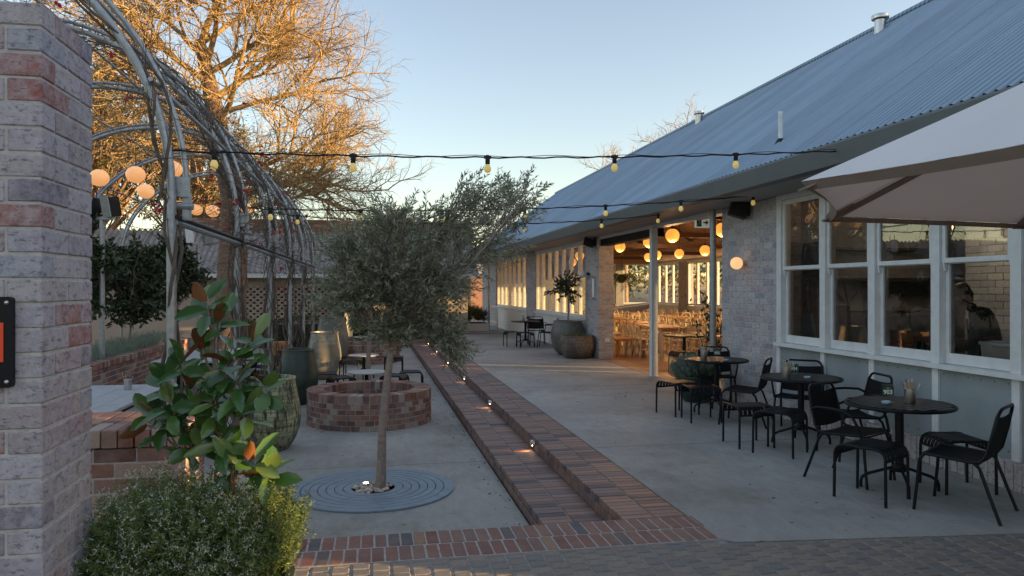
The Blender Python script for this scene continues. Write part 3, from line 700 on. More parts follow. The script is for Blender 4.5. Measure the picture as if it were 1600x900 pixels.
def stool(label, group):
    t = thing('slatted_stool', label, 'stool', (0,0,0), 0, group)
    m = MB(); n = 8
    path = [(-.205,.345),(-.20,.385),(-.185,.415),(-.155,.435),(-.1,.442),(0,.438),(.1,.442),(.155,.435),(.185,.415),(.20,.385),(.205,.345)]
    for i in range(n):
        y = -.175+.35*i/(n-1); V = []
        for x, z in path: V += [(x,y-.017,z),(x,y+.017,z)]
        k = len(path); V2 = [(x*.972,y_,z-.006) for x,y_,z in V]
        F = [(2*j,2*j+2,2*j+3,2*j+1) for j in range(k-1)]+[(2*k+2*j,2*k+2*j+1,2*k+2*j+3,2*k+2*j+2) for j in range(k-1)]
        F += [(2*j,2*k+2*j,2*k+2*j+2,2*j+2) for j in range(k-1)]+[(2*j+1,2*j+3,2*k+2*j+3,2*k+2*j+1) for j in range(k-1)]
        m.add(V+V2, F)
    m.build('seat', black_m, t)
    m = MB()
    for sx in (-1, 1): m.tube([(sx*.203,-.19,.35),(sx*.203,.19,.35)], .011, 8)
    for sy in (-1, 1): m.tube([(x,sy*.192,z-.006) for x,z in path], .011, 8)
    m.build('seat_frame', black_m, t, 40)
    for sx in (-1, 1):
        for sy in (-1, 1): MB().tube([(sx*.203,sy*.192,.36),(sx*.207,sy*.194,0)], .0125, 8).build('leg', black_m, t, 40)
    return t
def patio_chair(label, group, arms=True):
    """faces local +x"""
    t = thing('patio_armchair' if arms else 'patio_chair', label, 'chair', (0,0,0), 0, group)
    W = .235
    for s_ in (-1, 1):
        y = s_*W
        MB().tube([(.27,y*1.08,0),(.245,y*1.05,.25),(.235,y*1.02,.39),(.20,y,.435),(.15,y,.438)], .0125, 8).build('leg', black_m, t, 40)
        MB().tube([(-.30,y*1.08,0),(-.22,y*1.04,.22),(-.165,y,.38),(-.13,y,.415)], .0125, 8).build('leg', black_m, t, 40)
    m = MB(); pts = []
    for s_ in (-1, 1):
        y = s_*W; side = [(.19,y,.437),(.05,y,.428),(-.10,y,.418),(-.17,y,.43),(-.205,y,.48),(-.24,y*.98,.62),(-.27,y*.93,.76)]
        pts.append(side)
    A = pts[0]+[(-.283,-.19,.805),(-.288,-.15,.822),(-.288,.15,.822),(-.283,.19,.805)]+pts[1][::-1]
    m.tube(A, .0125, 8); m.tube([(.20,-W,.43),(.225,-W*.8,.425),(.225,W*.8,.425),(.20,W,.43)], .011, 8)
    m.tube([(-.15,-W,.41),(-.15,W,.41)], .009, 6)
    m.build('frame', black_m, t, 40)
    def sheet(name, rows, mat):
        mb = MB(); k = len(rows); V = []
        for (x, hw, z) in rows:
            for j in range(5): V.append((x, hw*(j/2-1), z-.014*(1-(j/2-1)**2)))
        V2 = [(x-.006, y, z-.006) for x, y, z in V]; F = [(i*5+j,i*5+j+1,(i+1)*5+j+1,(i+1)*5+j) for i in range(k-1) for j in range(4)]
        n = len(V); F2 = [tuple(n+q for q in f[::-1]) for f in F]
        E = [(i*5,(i+1)*5,n+(i+1)*5,n+i*5) for i in range(k-1)]+[(i*5+4,n+i*5+4,n+(i+1)*5+4,(i+1)*5+4) for i in range(k-1)]
        E += [(j,n+j,n+j+1,j+1) for j in range(4)]+[((k-1)*5+j,(k-1)*5+j+1,n+(k-1)*5+j+1,n+(k-1)*5+j) for j in range(4)]
        mb.add(V+V2, F+F2+E).build(name, mat, t, 50)
    sheet('seat', [(.225,W*.96,.435),(.10,W*.96,.434),(0,W*.96,.428),(-.10,W*.96,.424),(-.165,W*.96,.432)], black_fab)
    sheet('backrest', [(-.198,W*.95,.475),(-.222,W*.94,.56),(-.243,W*.92,.64),(-.262,W*.90,.72),(-.274,W*.88,.765)], black_fab)
    if arms:
        for s_ in (-1, 1):
            y = s_*W
            MB().tube([(-.238,y,.615),(-.18,y*1.12,.645),(-.05,y*1.22,.65),(.08,y*1.24,.642),(.15,y*1.22,.61),(.19,y*1.15,.53),(.225,y*1.04,.42)], .0125, 8).build('armrest', black_m, t, 40)
    return t
used = {}
def put(proto, key, loc, rz, label, group=None, scale=None):
    if key not in used: used[key] = proto(); o = used[key]
    else: o = copy_tree(used[key])
    place(o, loc, R(rz), label)
    if group: o['group'] = group
    if scale: o.scale = (scale,)*3
    return o
G1, G2, G3 = 'black slatted round cafe tables', 'black slatted metal stools', 'black metal patio chairs with mesh seats'
P_T = lambda: cafe_table('cafe_table', '', group=G1)
P_S = lambda: stool('', G2)
P_A = lambda: patio_chair('', G3)
P_C = lambda: patio_chair('', G3, False)
put(P_T, 't', (4.39,5.56,0), 20, 'nearest black slatted round table, holding number 903')
put(P_T, 't', (4.62,7.39,0), 25, 'black slatted round table holding number 904')
put(P_T, 't', (4.64,9.45,0), 30, 'black slatted round table holding number 905 by the planter bush')
put(P_T, 't', (4.45,21.35,0), 10, 'small black round table far back beside the big glazed pots')
put(P_T, 't', (6.35,14.4,0), 10, 'black round table just inside the doorway behind the verandah post')
put(P_S, 's', (3.98,5.37,0), -62, 'black slatted stool in front of table 903, nearest to the camera')
put(P_S, 's', (4.88,5.48,0), -10, 'black slatted stool against the plinth right of table 903')
put(P_S, 's', (4.02,7.44,0), -93, 'black slatted stool left of table 904, the leftmost of its pair')
put(P_S, 's', (4.15,7.02,0), -52, 'black slatted stool in front of table 904, the nearer of its pair')
put(P_S, 's', (4.07,9.45,0), -75, 'black slatted stool left of table 905, close to the planter bush')
put(P_S, 's', (4.17,8.93,0), -97, 'black slatted stool in front of table 905')
put(P_A, 'a', (4.20,5.94,0), -62, 'black armchair with its back to the terrace, left of table 903')
put(P_A, 'a', (4.80,6.74,0), 171, 'black armchair behind table 903 against the grey panels')
put(P_A, 'a', (4.97,7.98,0), -130, 'black armchair between table 904 and the window corner')
put(P_A, 'a', (4.92,10.05,0), -110, 'black armchair against the brick wall behind table 905')
put(P_A, 'a', (4.9,21.9,0), -100, 'black armchair facing the camera at the small far table')
put(P_A, 'a', (4.98,20.75,0), 160, 'black armchair beside the tall glazed pot at the far table')
put(P_C, 'c', (4.46,4.95,0), 124, 'armless black chair at the right edge, nearest of all the chairs')
put(P_C, 'c', (4.62,8.62,0), 140, 'armless black chair seen from the side between tables 904 and 905')
put(P_S, 's', (4.02,21.2,0), 5, 'black slatted stool at the far table, farthest left of its pair')
put(P_S, 's', (4.32,20.75,0), 5, 'black slatted stool in front of the small far table')
put(P_S, 's', (6.1,13.9,0), 5, 'black slatted stool just inside the doorway behind the verandah post')

def number_stand(x, y, z, rz, num, label):
    t = thing('table_number', label, 'table number', (x,y,z), R(rz), 'table number stands')
    MB().box(-.055,.055,-.002,.002,0,.155).box(-.055,.055,-.03,.03,0,.003).build('holder', clear, t)
    MB().box(-.048,.048,-.0045,-.0023,.055,.135).build('card', green_card, t)
    if num: text('number', num, .052, white_ink, t, Matrix.Translation((0,-.0055,.085)) @ Matrix.Rotation(PI/2, 4, 'X'))
    MB().box(-.016,.016,-.0056,-.0046,.118,.121).build('card_rule', white_ink, t)
def cutlery_cup(x, y, z, label, nap=True):
    t = thing('cutlery_cup', label, 'cup', (x,y,z), 0, 'steel cups of cutlery')
    MB().lathe([(.001,0),(.042,0),(.044,.005),(.044,.118),(.047,.121),(.044,.124),(.040,.12),(.040,.01),(.001,.008)], (0,0,0), 28).build('cup', steel_m, t, 40)
    m = MB()
    for k in range(9):
        a = k*2.3; r0, r1 = .02, .05+.012*(k % 3); hh = .165+.012*(k % 4)
        p0 = Vector((r0*math.cos(a), r0*math.sin(a), .02)); p1 = Vector((r1*math.cos(a), r1*math.sin(a), hh))
        m.tube([p0, p0.lerp(p1, .8), p1], [.003, .004, .009], 6, True, .35)
    m.build('cutlery', steel_m, t, 40)
    if nap:
        m = MB()
        for k in range(4):
            a = 2.6+k*.5; m.add([(.015*math.cos(a),.015*math.sin(a),.09),(.05*math.cos(a),.05*math.sin(a),.16+.01*(k%2)),(.045*math.cos(a+.8),.045*math.sin(a+.8),.18),(.01*math.cos(a+.8),.01*math.sin(a+.8),.12)], [(0,1,2,3)])
        m.build('napkin', paper, t)
def dish(x, y, z, label):
    t = thing('small_dish', label, 'dish', (x,y,z), 0, 'pale dishes on the cafe tables')
    MB().lathe([(.001,0),(.030,0),(.036,.008),(.036,.022),(.031,.022),(.028,.01),(.001,.008)], (0,0,0), 24).build('dish', blue_dish, t, 40)
number_stand(4.31, 5.60, .731, -12, '903', 'clear number stand on the nearest cafe table')
number_stand(4.55, 7.42, .731, -12, '904', 'clear number stand on the middle cafe table')
number_stand(4.62, 9.40, .731, -8, '905', 'clear number stand on the cafe table by the planter bush')
cutlery_cup(4.46, 5.52, .731, 'steel cup of cutlery and napkins on table 903')
cutlery_cup(4.38, 7.28, .731, 'steel cup of napkins on table 904')
cutlery_cup(4.43, 9.40, .731, 'steel cup of cutlery on table 905')
dish(4.24, 5.53, .731, 'pale blue dish on the nearest cafe table'); dish(4.60, 7.24, .731, 'pale dish on the middle cafe table'); dish(4.64, 9.18, .731, 'pale dish on the table by the planter bush')
cutlery_cup(4.38, 21.3, .731, 'steel cup on the small far table'); number_stand(4.52, 21.3, .731, 0, None, 'small card stand on the far table')

# low white tables and stools down on the lower patio
WT = lambda: cafe_table('low_table', '', .50, .34, counter_m, False, 'white topped low tables on the lower patio')
ZL_ = ZL
for i, (x, y, lab) in enumerate([(-.08,13.35,'round white low table just behind the brick ring'),(-.16,16.7,'round white low table behind the second olive tree'),(-.22,22.9,'farthest round low table beyond the farther brick ring')]):
    put(WT, 'w', (x,y,ZL_), 0, lab)
spots = [(-.80,13.75,5,'black stool at far left of the table behind the brick ring'),(-.50,13.1,20,'black stool overlapping the table front behind the brick ring'),
 (.40,13.25,-20,'black stool right of the table behind the brick ring'),(.72,13.75,0,'black stool farthest right behind the brick ring'),
 (-.78,17.2,85,'black stool at far left of the middle low table'),(-.42,16.2,15,'black stool in front of the middle low table'),
 (.50,16.9,85,'black stool right of the middle low table'),(-.70,22.9,10,'black stool beside the farthest low table')]
for x, y, a, lab in spots: put(P_S, 's', (x,y,ZL_), a, lab)
# under the pergola: long pale tables, cups, chairs
def long_table(x0, x1, y0, y1, z, h, label):
    t = thing('long_table', label, 'table', ((x0+x1)/2, y0, z), 0, 'long pale plank tables under the pergola'); W = (x1-x0)/2; L_ = y1-y0
    m = MB(); n = 6
    for i in range(n): a = -W+2*W*i/n; m.brick(a+.003, a+2*W/n-.003, 0, L_, h-.035, h, .003, .0005)
    m.build('tabletop', deck_m, t)
    MB().box(-W+.08,W-.08,.1,L_-.1,h-.10,h-.036).build('apron', black_m, t)
    for sx in (-1, 1):
        for yy in (.15, L_-.15): MB().box(sx*(W-.12)-.03,sx*(W-.12)+.03,yy-.03,yy+.03,0,h-.036).build('leg', black_m, t)
long_table(-4.0, -2.52, 7.85, 10.15, ZL_, .745, 'long pale plank table behind the brick bench wall')
long_table(-3.6, -2.4, 13.2, 15.6, ZL_, .745, 'second pale plank table deeper under the pergola')
cutlery_cup(-2.95, 8.30, ZL_+.746, 'steel cup on the long pale table nearest the pillar', False); cutlery_cup(-2.88, 9.65, ZL_+.746, 'steel cup at the far end of the long pale table', False)
number_stand(-2.72, 8.55, ZL_+.746, 0, '', 'empty clear card stand on the long pale table') if False else None
for x, y, a, lab in [(-2.15,12.6,120,'black armchair behind the first jar under the pergola'),(-1.95,14.2,180,'black armchair at the second plank table nearest the posts'),
                     (-2.2,9.3,170,'black armchair half hidden by the magnolia leaves'),(-2.9,12.6,95,'black armchair at the near end of the second plank table'),(-2.0,15.2,185,'black armchair at the far end of the second plank table')]:
    put(P_A, 'a', (x,y,ZL_), a, lab)
t = thing('wooden_sign', 'small timber A-frame leaning under the pergola', 'sign', (-1.75,15.4,ZL_), .3)
MB().obox((0,0,.45), (.35,.03,.9), 0, R(8)).build('board', timber_top, t); MB().obox((0,.18,.45), (.33,.03,.9), 0, R(-12)).build('board', timber_top, t)

# ============================================================ POTS
def pot(name, label, loc, prof, mat, rimr, group=None, wall=.03):
    t = thing(name, label, 'pot', loc, 0, group)
    h = prof[-1][1]; rt = prof[-1][0]
    pr = prof+[(rt+.012, h+.012), (rt+.008, h+.03), (rt-wall+.005, h+.03), (rt-wall, h), (rt-wall-.01, h*.55), (.001, h*.5)]
    # smooth the profile
    q = [pr[0]]
    for i in range(len(prof)-1):
        a, b = prof[i], prof[i+1]; pa = prof[max(0, i-1)]; pb = prof[min(len(prof)-1, i+2)]
        for k in range(1, 5):
            u = k/4; u2, u3 = u*u, u*u*u
            q.append(tuple(.5*((2*a[j])+(-pa[j]+b[j])*u+(2*pa[j]-5*a[j]+4*b[j]-pb[j])*u2+(-pa[j]+3*a[j]-3*b[j]+pb[j])*u3) for j in (0, 1)))
    q += pr[len(prof):]
    MB().lathe([(max(.001, a), max(0, b)) for a, b in q], (0,0,0), 48).build('body', mat, t, 50)
    MB().lathe([(.001,0),(rt-wall-.002,0),(rt-wall-.002,.004)], (0,0,h-.12), 24).build('soil', soil_m, t)
    return t
GJ = 'tall glazed jars lining the pergola'
jar = lambda r, h: [(.5*r,0),(.62*r,.03*h),(.86*r,.18*h),(1.0*r,.38*h),(.98*r,.6*h),(.87*r,.82*h),(.80*r,h-.03)]
pot('glazed_jar', 'nearest big jar, dark glaze with pale yellow drips', (-1.19,9.5,ZL), jar(.335,.88), pot_a, 0, GJ)
pot('glazed_jar', 'plain dark green jar behind the dripped one', (-1.22,13.1,ZL), jar(.33,.93), pot_b, 0, GJ)
pot('glazed_jar', 'chalky white jar with dark patches, third in the row', (-1.0,16.6,ZL), jar(.36,1.02), pot_c, 0, GJ)
pot('glazed_jar', 'grey brown jar behind the chalky one', (-.95,19.0,ZL), jar(.40,1.25), pot_d, 0, GJ)
pot('glazed_jar', 'farthest jar, olive grey, with cut stems inside', (-.92,22.8,ZL), jar(.38,1.35), pot_d, 0, GJ)
pot('glazed_pot', 'tall dark glazed pot holding a small leafy tree by the doorway pier', (4.93,18.35,0), [(.22,0),(.34,.12),(.42,.35),(.43,.6),(.36,.84)], pot_d, 0, 'two big pots by the doorway pier')
pot('stone_bowl', 'wide round mottled stone bowl in front of the tall dark pot', (4.92,17.3+.15,0), [(.24,0),(.33,.06),(.42,.22),(.43,.38),(.39,.52)], pot_e, 0, 'two big pots by the doorway pier')
big = pot('planter_pot', 'large grey green pot overflowing with white flowered bush at lower left', (-.75,3.50,0), [(.24,0),(.32,.12),(.385,.28),(.40,.375)], pot_rim, 0, None, .035)
pot('planter_pot', 'black pot under the grey leaved bush beside table 905', (4.80,10.45,0), [(.18,0),(.24,.1),(.29,.3),(.30,.36)], pot_b, 0, None)

# ------------------------------------------------------------ small plants
def shrub(name, label, cat, loc, rad, n_tw, tw_len, per, ln, wd, mat, stem=olive_bark, zc=None, up=.5, group=None, stemr=.004, kind='lance', base=None, grav=0, both=.6, shell=.6, stems=True, wob=.12, ret=False):
    """a bush of leafy twigs growing from a base through an ellipsoid"""
    t = thing(name, label, cat, loc, 0, group); rx, ry, rz_ = rad; zc = rz_ if zc is None else zc
    m = MB(); P = []; Dv = []
    tips = []
    for i in range(n_tw):
        d = rv(); 
        if d.z < -.35: d.z = -d.z*.5
        d.normalize(); f = shell+(1-shell)*random.random()
        tip = Vector((d.x*rx*f, d.y*ry*f, zc+d.z*rz_*f)); dr = (d+Vector((0,0,up))).normalized()
        st = tip-dr*tw_len; pts = curve_pts(st, dr, tw_len, 4, wob, grav)
        if stems: m.tube(pts, [stemr, stemr*.8, stemr*.6, stemr*.4, stemr*.25], 3, False)
        tips.append(pts[-1])
        for k in range(per):
            p, td = at_along(pts, .15+.85*k/per+random.uniform(0, .1)); side = rv(); side = (side-td*side.dot(td)).normalized()
            P.append(p); Dv.append((td*(1-both)+side*both))
    leaves('foliage', P, Dv, ln, wd, mat, t, kind)
    if stems:
        for k in range(7):
            a = rv(); m.tube(curve_pts((0,0,base or 0), (a.x*.6,a.y*.6,1), zc+rz_*.3-(base or 0), 5, .15), [stemr*3.5, stemr*3, stemr*2.4, stemr*2, stemr*1.5, stemr], 5, False)
        m.build('stems', stem, t)
    if ret: return t, tips
    return t
# the planter at lower left
dio, tips = shrub('flowering_bush', 'mounded green bush dusted with tiny white flowers beside the brick pillar', 'bush', (-.83,3.42,.40), (.49,.48,.48), 4200, .13, 17, .021, .0065, diosma_leaf, diosma_leaf, up=.25, zc=.06, stemr=.0014, both=.6, shell=.55, ret=True)
P = []; Dv = []
for i, p in enumerate(tips):
    if random.random() < .85 and p.x < .36 and p.y < .3:
        for k in range(3): P.append(p+p.normalized()*.016+rv()*.014); Dv.append(rv()*.6+Vector((0,-.5,.6)))
leaves('flowers', P, Dv, .0165, .0078, flower_m, dio, 'star')
shrub('rosemary_bush', 'upright yellow green needle leaved bush at the right of the big pot', 'bush', (-.46,3.60,.38), (.19,.26,.27), 620, .20, 50, .021, .004, rosemary_leaf, rosemary_leaf, up=1.8, zc=.22, stemr=.002, both=.72, wob=.1, shell=.3)
# magnolia with big glossy leaves
t = thing('magnolia_plant', 'tall magnolia with big glossy green leaves and brown undersides in the big pot', 'plant', (-.76,3.66,.40))
whorl = [(-0.78,3.81,1.66),(-0.72,3.80,1.56),(-0.81,3.82,1.42),(-0.56,3.77,1.47),(-0.69,3.79,1.33),(-0.85,3.83,1.24),(-0.97,3.82,1.29),(-0.88,3.75,1.36),(-0.63,3.73,1.27),
 (-0.98,3.80,1.07),(-0.82,3.76,1.10),(-0.73,3.72,1.19),(-0.59,3.78,1.14),(-0.70,3.72,1.01),(-0.85,3.78,0.99),(-0.55,3.74,0.90),(-0.63,3.70,0.88),(-1.05,3.82,1.12),(-0.50,3.76,1.24),(-.48,3.72,.86),(-.92,3.7,1.18)]
o0 = Vector((-.76,3.66,.40)); m = MB(); P = []; Dv = []; Q = []
trunks = [[Vector((.02,0,0)),Vector((.04,.0,.3)),Vector((.07,-.02,.6)),Vector((.05,-.03,.9)),Vector((.04,-.04,1.2))],[Vector((-.04,.02,0)),Vector((-.03,0,.25)),Vector((-.06,0,.5)),Vector((-.1,-.02,.8))]]
for tr in trunks: m.tube(tr, [.014,.013,.011,.009,.006][:len(tr)], 7)
for w_ in whorl:
    w_ = (w_[0]*.95, w_[1]*.95, 1.7+(w_[2]-1.7)*.95); p = Vector(w_)-o0; tr = min(trunks, key=lambda T: min((q-(p-Vector((0,0,.2)))).length for q in T)); q = min(tr, key=lambda q: (q-(p-Vector((0,0,.22)))).length)
    m.tube([q, q.lerp(p, .5)+Vector((0,0,-.03)), p], [.007, .006, .0045], 5)
    n = random.randint(7, 8); a0 = random.random()*6
    for k in range(n):
        a = a0+k*2.4; el = .65*math.sin(a)+random.uniform(-.3, .25) if k < n-2 else 1.2
        P.append(p+Vector((0,0,-.012*(n-k)))); Dv.append((math.cos(a), math.sin(a), el)); Q.append((.1,-.45,.8))
m.build('stems', olive_bark, t)
leaves('foliage', P, Dv, .132, .066, magnolia_leaf, t, 'oval', .08, Q)
# potted tree at the doorway, bowl plant, grey bush, climber
t = thing('potted_tree', 'small tree with a ball of leaves in the tall dark pot', 'tree', (4.93,18.35,.80))
m = MB(); tp = [(0,0,0),(.02,0,.35),(.0,.0,.7),(.03,0,1.1)]; m.tube(tp, [.022,.02,.016,.01], 7); P = []; Dv = []
for i in range(46):
    d = rv(); s_ = Vector((.02,0,.75+random.random()*.3)); tip = s_+Vector((d.x*.33,d.y*.33,d.z*.36+.06)); pts = curve_pts(s_, tip-s_, (tip-s_).length*1.1, 4, .15); m.tube(pts, [.006,.005,.004,.003,.002], 4, False)
    for k in range(15): p, td = at_along(pts, .35+.65*k/15); P.append(p); Dv.append(td*.5+rv()*.5)
for i in range(3):
    pts = curve_pts((0,0,.85), (-1,0,-.05), .62, 4, .1); m.tube(pts, .005, 4, False)
    for k in range(12): p, td = at_along(pts, .3+.7*k/12); P.append(p); Dv.append(td*.5+rv()*.5)
m.build('trunk', olive_bark, t); leaves('crown', P, Dv, .085, .04, dark_leaf, t, 'oval', .2)
shrub('trailing_plant', 'light green plant spilling from the mottled stone bowl', 'plant', (4.92,17.45,.48), (.26,.26,.18), 60, .14, 12, .035, .014, rosemary_leaf, zc=.05, up=.5)
shrub('grey_leaved_bush', 'rounded grey green bush in the black pot beside table 905', 'bush', (4.80,10.45,.34), (.40,.38,.26), 1000, .17, 22, .042, .009, lavender_leaf, lavender_leaf, zc=.14, up=1.1, stemr=.002, wob=.1)
t = thing('climbing_shrub', 'tall thin leafy shrub standing in the doorway by the downpipe', 'plant', (5.62,11.9,0))
m = MB(); P = []; Dv = []
for i in range(9):
    pts = curve_pts((random.uniform(-.12,.18),random.uniform(-.5,.45),0), (rv().x*.15,rv().y*.25,1), random.uniform(1.2,1.75), 7, .1); m.tube(pts, [.01,.009,.008,.007,.006,.005,.004,.003], 5, False)
    for k in range(34): p, td = at_along(pts, .15+.85*k/34); P.append(p+rv()*.05); Dv.append(rv()+Vector((0,0,.2)))
m.build('stems', vine_m, t); leaves('foliage', P, Dv, .085, .035, dark_leaf, t, 'oval', .2)
pot('planter_pot', 'low dark pot under the climbing shrub in the doorway', (5.62,11.9,0), [(.2,0),(.26,.15),(.28,.3)], pot_b, 0)
t = thing('hanging_fern', 'fern basket hanging inside the doorway beside the pier', 'plant', (6.35,18.3,1.95))
m = MB(); P = []; Dv = []
for i in range(60):
    a = random.random()*6.3; pts = curve_pts((0,0,.05), (math.cos(a),math.sin(a),random.uniform(-.2,.9)), random.uniform(.35,.6), 6, .08, -.22); m.tube(pts, .003, 3, False)
    for k in range(22): p, td = at_along(pts, .1+.9*k/22); sd_ = td.cross(Vector((0,0,1))); P.append(p); Dv.append(sd_*(1 if k % 2 else -1)+td*.4)
m.build('fronds', hedge_leaf, t); leaves('foliage', P, Dv, .07, .016, hedge_leaf, t, 'lance', .1)
MB().lathe([(.05,-.12),(.15,-.02),(.18,.05)], (0,0,0), 16).build('basket', vine_m, t); MB().tube([(0,0,0),(0,0,1.2)], .004, 4).build('hanger', black_pl, t)

# ============================================================ PILLAR, LOW WALL, RINGS, GRATE
pl_ = thing('brick_pillar', 'tall mauve whitewashed brick pillar at the left edge of the picture', 'pillar', (-1.35,3.06,0))
o = pier('brickwork', -1.83, -1.12, 2.83, 3.30, -.01, 2.69, pillar_brick, pl_); o.matrix_parent_inverse = Matrix.Translation((1.35,-3.06,0))
t = thing('wall_sign', 'black sign with a red panel screwed to the brick pillar', 'sign', (-1.408,2.826,1.515))
def rrect(x0, x1, z0, z1, r, y0, y1):
    P = []
    for cx, cz, a0 in ((x1-r,z1-r,0),(x0+r,z1-r,90),(x0+r,z0+r,180),(x1-r,z0+r,270)):
        for k in range(5): a = R(a0+k*22.5); P.append((cx+r*math.cos(a), cz+r*math.sin(a)))
    n = len(P); return MB().add([(x,y0,z) for x,z in P]+[(x,y1,z) for x,z in P], [tuple(range(n)), tuple(range(n,2*n))[::-1]]+[(i,n+i,n+(i+1)%n,(i+1)%n) for i in range(n)])
rrect(-.25,.205,-.155,.155,.012,-.02,.002).build('plate', black_m, t)
MB().box(-.21,.178,-.0225,-.0202,-.067,.067).build('red_panel', red_panel, t)
for sx in (-.235,.188):
    for sz in (-.135,.135): m = MB().ball((sx,-.021,sz), .008, 10, 6); m.build('screw', steel_m, t, True)
w_ = thing('brick_bench_wall', 'low red brick wall with a coping of bricks on edge behind the potted bush', 'wall', (-2,4.9,0))
inv = Matrix.Translation((2,-4.9,0))
o = pier('brickwork', -3.2, -1.10, 4.62, 5.28, -.01, .78, red_brick, w_); o.matrix_parent_inverse = inv
m = MB()
for i in range(24): xa = -3.2+i*.0885; m.brick(xa+.004, xa+.084, 4.60, 4.84, .782, .885, .004, .002); m.brick(xa+.004, xa+.084, 4.85, 5.08, .782, .885, .004, .002); m.brick(xa+.004, xa+.084, 5.09, 5.30, .782, .885, .004, .002)
o = m.build('coping', red_brick, w_); o.matrix_parent_inverse = inv
def ring(label, loc, ro=.905, ri=.66, h=.49, group=None):
    t = thing('brick_ring', label, 'planter', loc, 0, group); m = MB(); courses = 5; hc = (h-.115)/courses
    MB().lathe([(ri+.006,0),(ri+.006,h-.012),(ro-.006,h-.012),(ro-.006,0)], (0,0,0), 64).build('mortar_core', mortar, t)
    def blk(a0, a1, r0, r1, z0, z1):
        j = random.uniform(-.002,.002); V = []
        for z in (z0, z1):
            for r in (r0+j, r1+j):
                for k in range(3): a = a0+(a1-a0)*k/2; V.append((r*math.cos(a), r*math.sin(a), z))
        m.add(V, [(0,1,4,3),(1,2,5,4),(6,9,10,7),(7,10,11,8),(0,6,7,1),(1,7,8,2),(3,4,10,9),(4,5,11,10),(0,3,9,6),(2,8,11,5)])
    nh = 44
    for c_ in range(courses):
        for k in range(nh):
            a0 = (k+(c_ % 2)*.5)*2*PI/nh; g = .005/ro; blk(a0+g, a0+2*PI/nh-g, ro-.07, ro, c_*hc+.005, (c_+1)*hc-.005)
            blk(a0+g*1.4, a0+2*PI/nh-g*1.4, ri, ri+.07, c_*hc+.005, (c_+1)*hc-.005)
    nk = 56
    for k in range(nk): a0 = k*2*PI/nk; g = .006/ro; blk(a0+g, a0+2*PI/nk-g, ri-.003, ro+.003, h-.11, h+random.uniform(-.002,.002))
    m.build('brickwork', red_brick, t)
    MB().lathe([(.001,0),(ri,0)], (0,0,h-.35), 32).build('soil', soil_m, t); return t
ring('near round brick planter ring in the middle of the lower patio', (-.02,11.25,ZL), group='round brick planter rings')
ring('farther brick planter ring half hidden by the olive leaves', (-.15,20.3,ZL), group='round brick planter rings')
t = thing('tree_grate', 'round blue grey iron tree grate with concentric slots', 'grate', (.02,7.40,ZL))
rs = [.205,.29,.37,.45,.53,.61,.69,.775]
m = MB()
for i in range(7):
    a, b = rs[i]+.004, rs[i+1]-.004 if i < 6 else rs[i+1]; m.lathe([(a,.004),(a,.017),(b,.017),(b,.004)], (0,0,0), 96)
for k in range(8):
    a = k*PI/4+.4; m.obox((.49*math.cos(a), .49*math.sin(a), .009), (.56,.02,.012), a)
m.build('grate_ring', grate_m, t, 30); MB().lathe([(.001,.002),(.765,.002)], (0,0,0), 64).build('shadow_gap', dark_m, t)
MB().lathe([(.775,.001),(.775,.016),(.788,.016),(.788,.001)], (0,0,0), 96).build('rim', grate_m, t, 30)
peb = island('pebble', [(.45,.38,.30),(.35,.28,.22),(.55,.5,.44),(.25,.2,.17),(.5,.4,.3)], dirt=0, bmp=.1)
m = MB(); k = 0
while k < 95:
    x, y = random.uniform(-.2,.2), random.uniform(-.2,.2)
    if math.hypot(x, y) < .185: r = random.uniform(.014,.026); m.lathe([(max(1e-6, r*1.2*math.sin(PI*i/5)), -r*.7*math.cos(PI*i/5)) for i in range(6)], (.02+x, 7.40+y, ZL+.012+random.random()*.012), 8, 1, random.uniform(.7,1)); k += 1
tag(m.build('pebbles', peb, None, True), 'pale river pebbles round the foot of the olive tree', 'pebbles', kind='stuff')
t = thing('uplight', 'small lit ground light among the pebbles', 'lamp', (-.05,7.44,ZL+.02)); MB().lathe([(.03,0),(.036,.03),(.03,.035)], (0,0,0), 16).build('housing', steel_m, t); MB().lathe([(.001,.036),(.026,.036)], (0,0,0), 16).build('lens', up_lit, t)
# step lights
for i, y in enumerate((8.21,11.26,14.45,17.6,20.7,23.8)):
    nm_ = ['nearest','second','third','fourth','fifth','farthest'][i]
    t = thing('step_light', nm_+' small round warm light on the upper brick riser', 'lamp', (X2-.004,y,-.062), 0, 'round step lights along the riser')
    MB().tube([(0,0,0),(-.022,0,0)], [.038,.034], 16).build('bezel', steel_m, t, 40); MB().tube([(-.021,0,-.006),(-.027,0,-.008)], .022, 12).build('lens', spot_lit, t)
    MB().tube([(-.015,0,.0),(-.03,0,.02),(-.045,0,.024)], [.036,.03,.02], 12).build('hood', steel_m, t)
    ld = bpy.data.lights.new('step_lamp', 'SPOT'); ld.energy = 1.6; ld.color = (1,.42,.14); ld.spot_size = R(110); ld.spot_blend = .8; ld.shadow_soft_size = .02
    lo = bpy.data.objects.new('step_lamp', ld); link(lo, t); lo.location = (-.05,0,-.005); lo.rotation_euler = Vector((.75,0,1)).to_track_quat('Z', 'Y').to_euler()

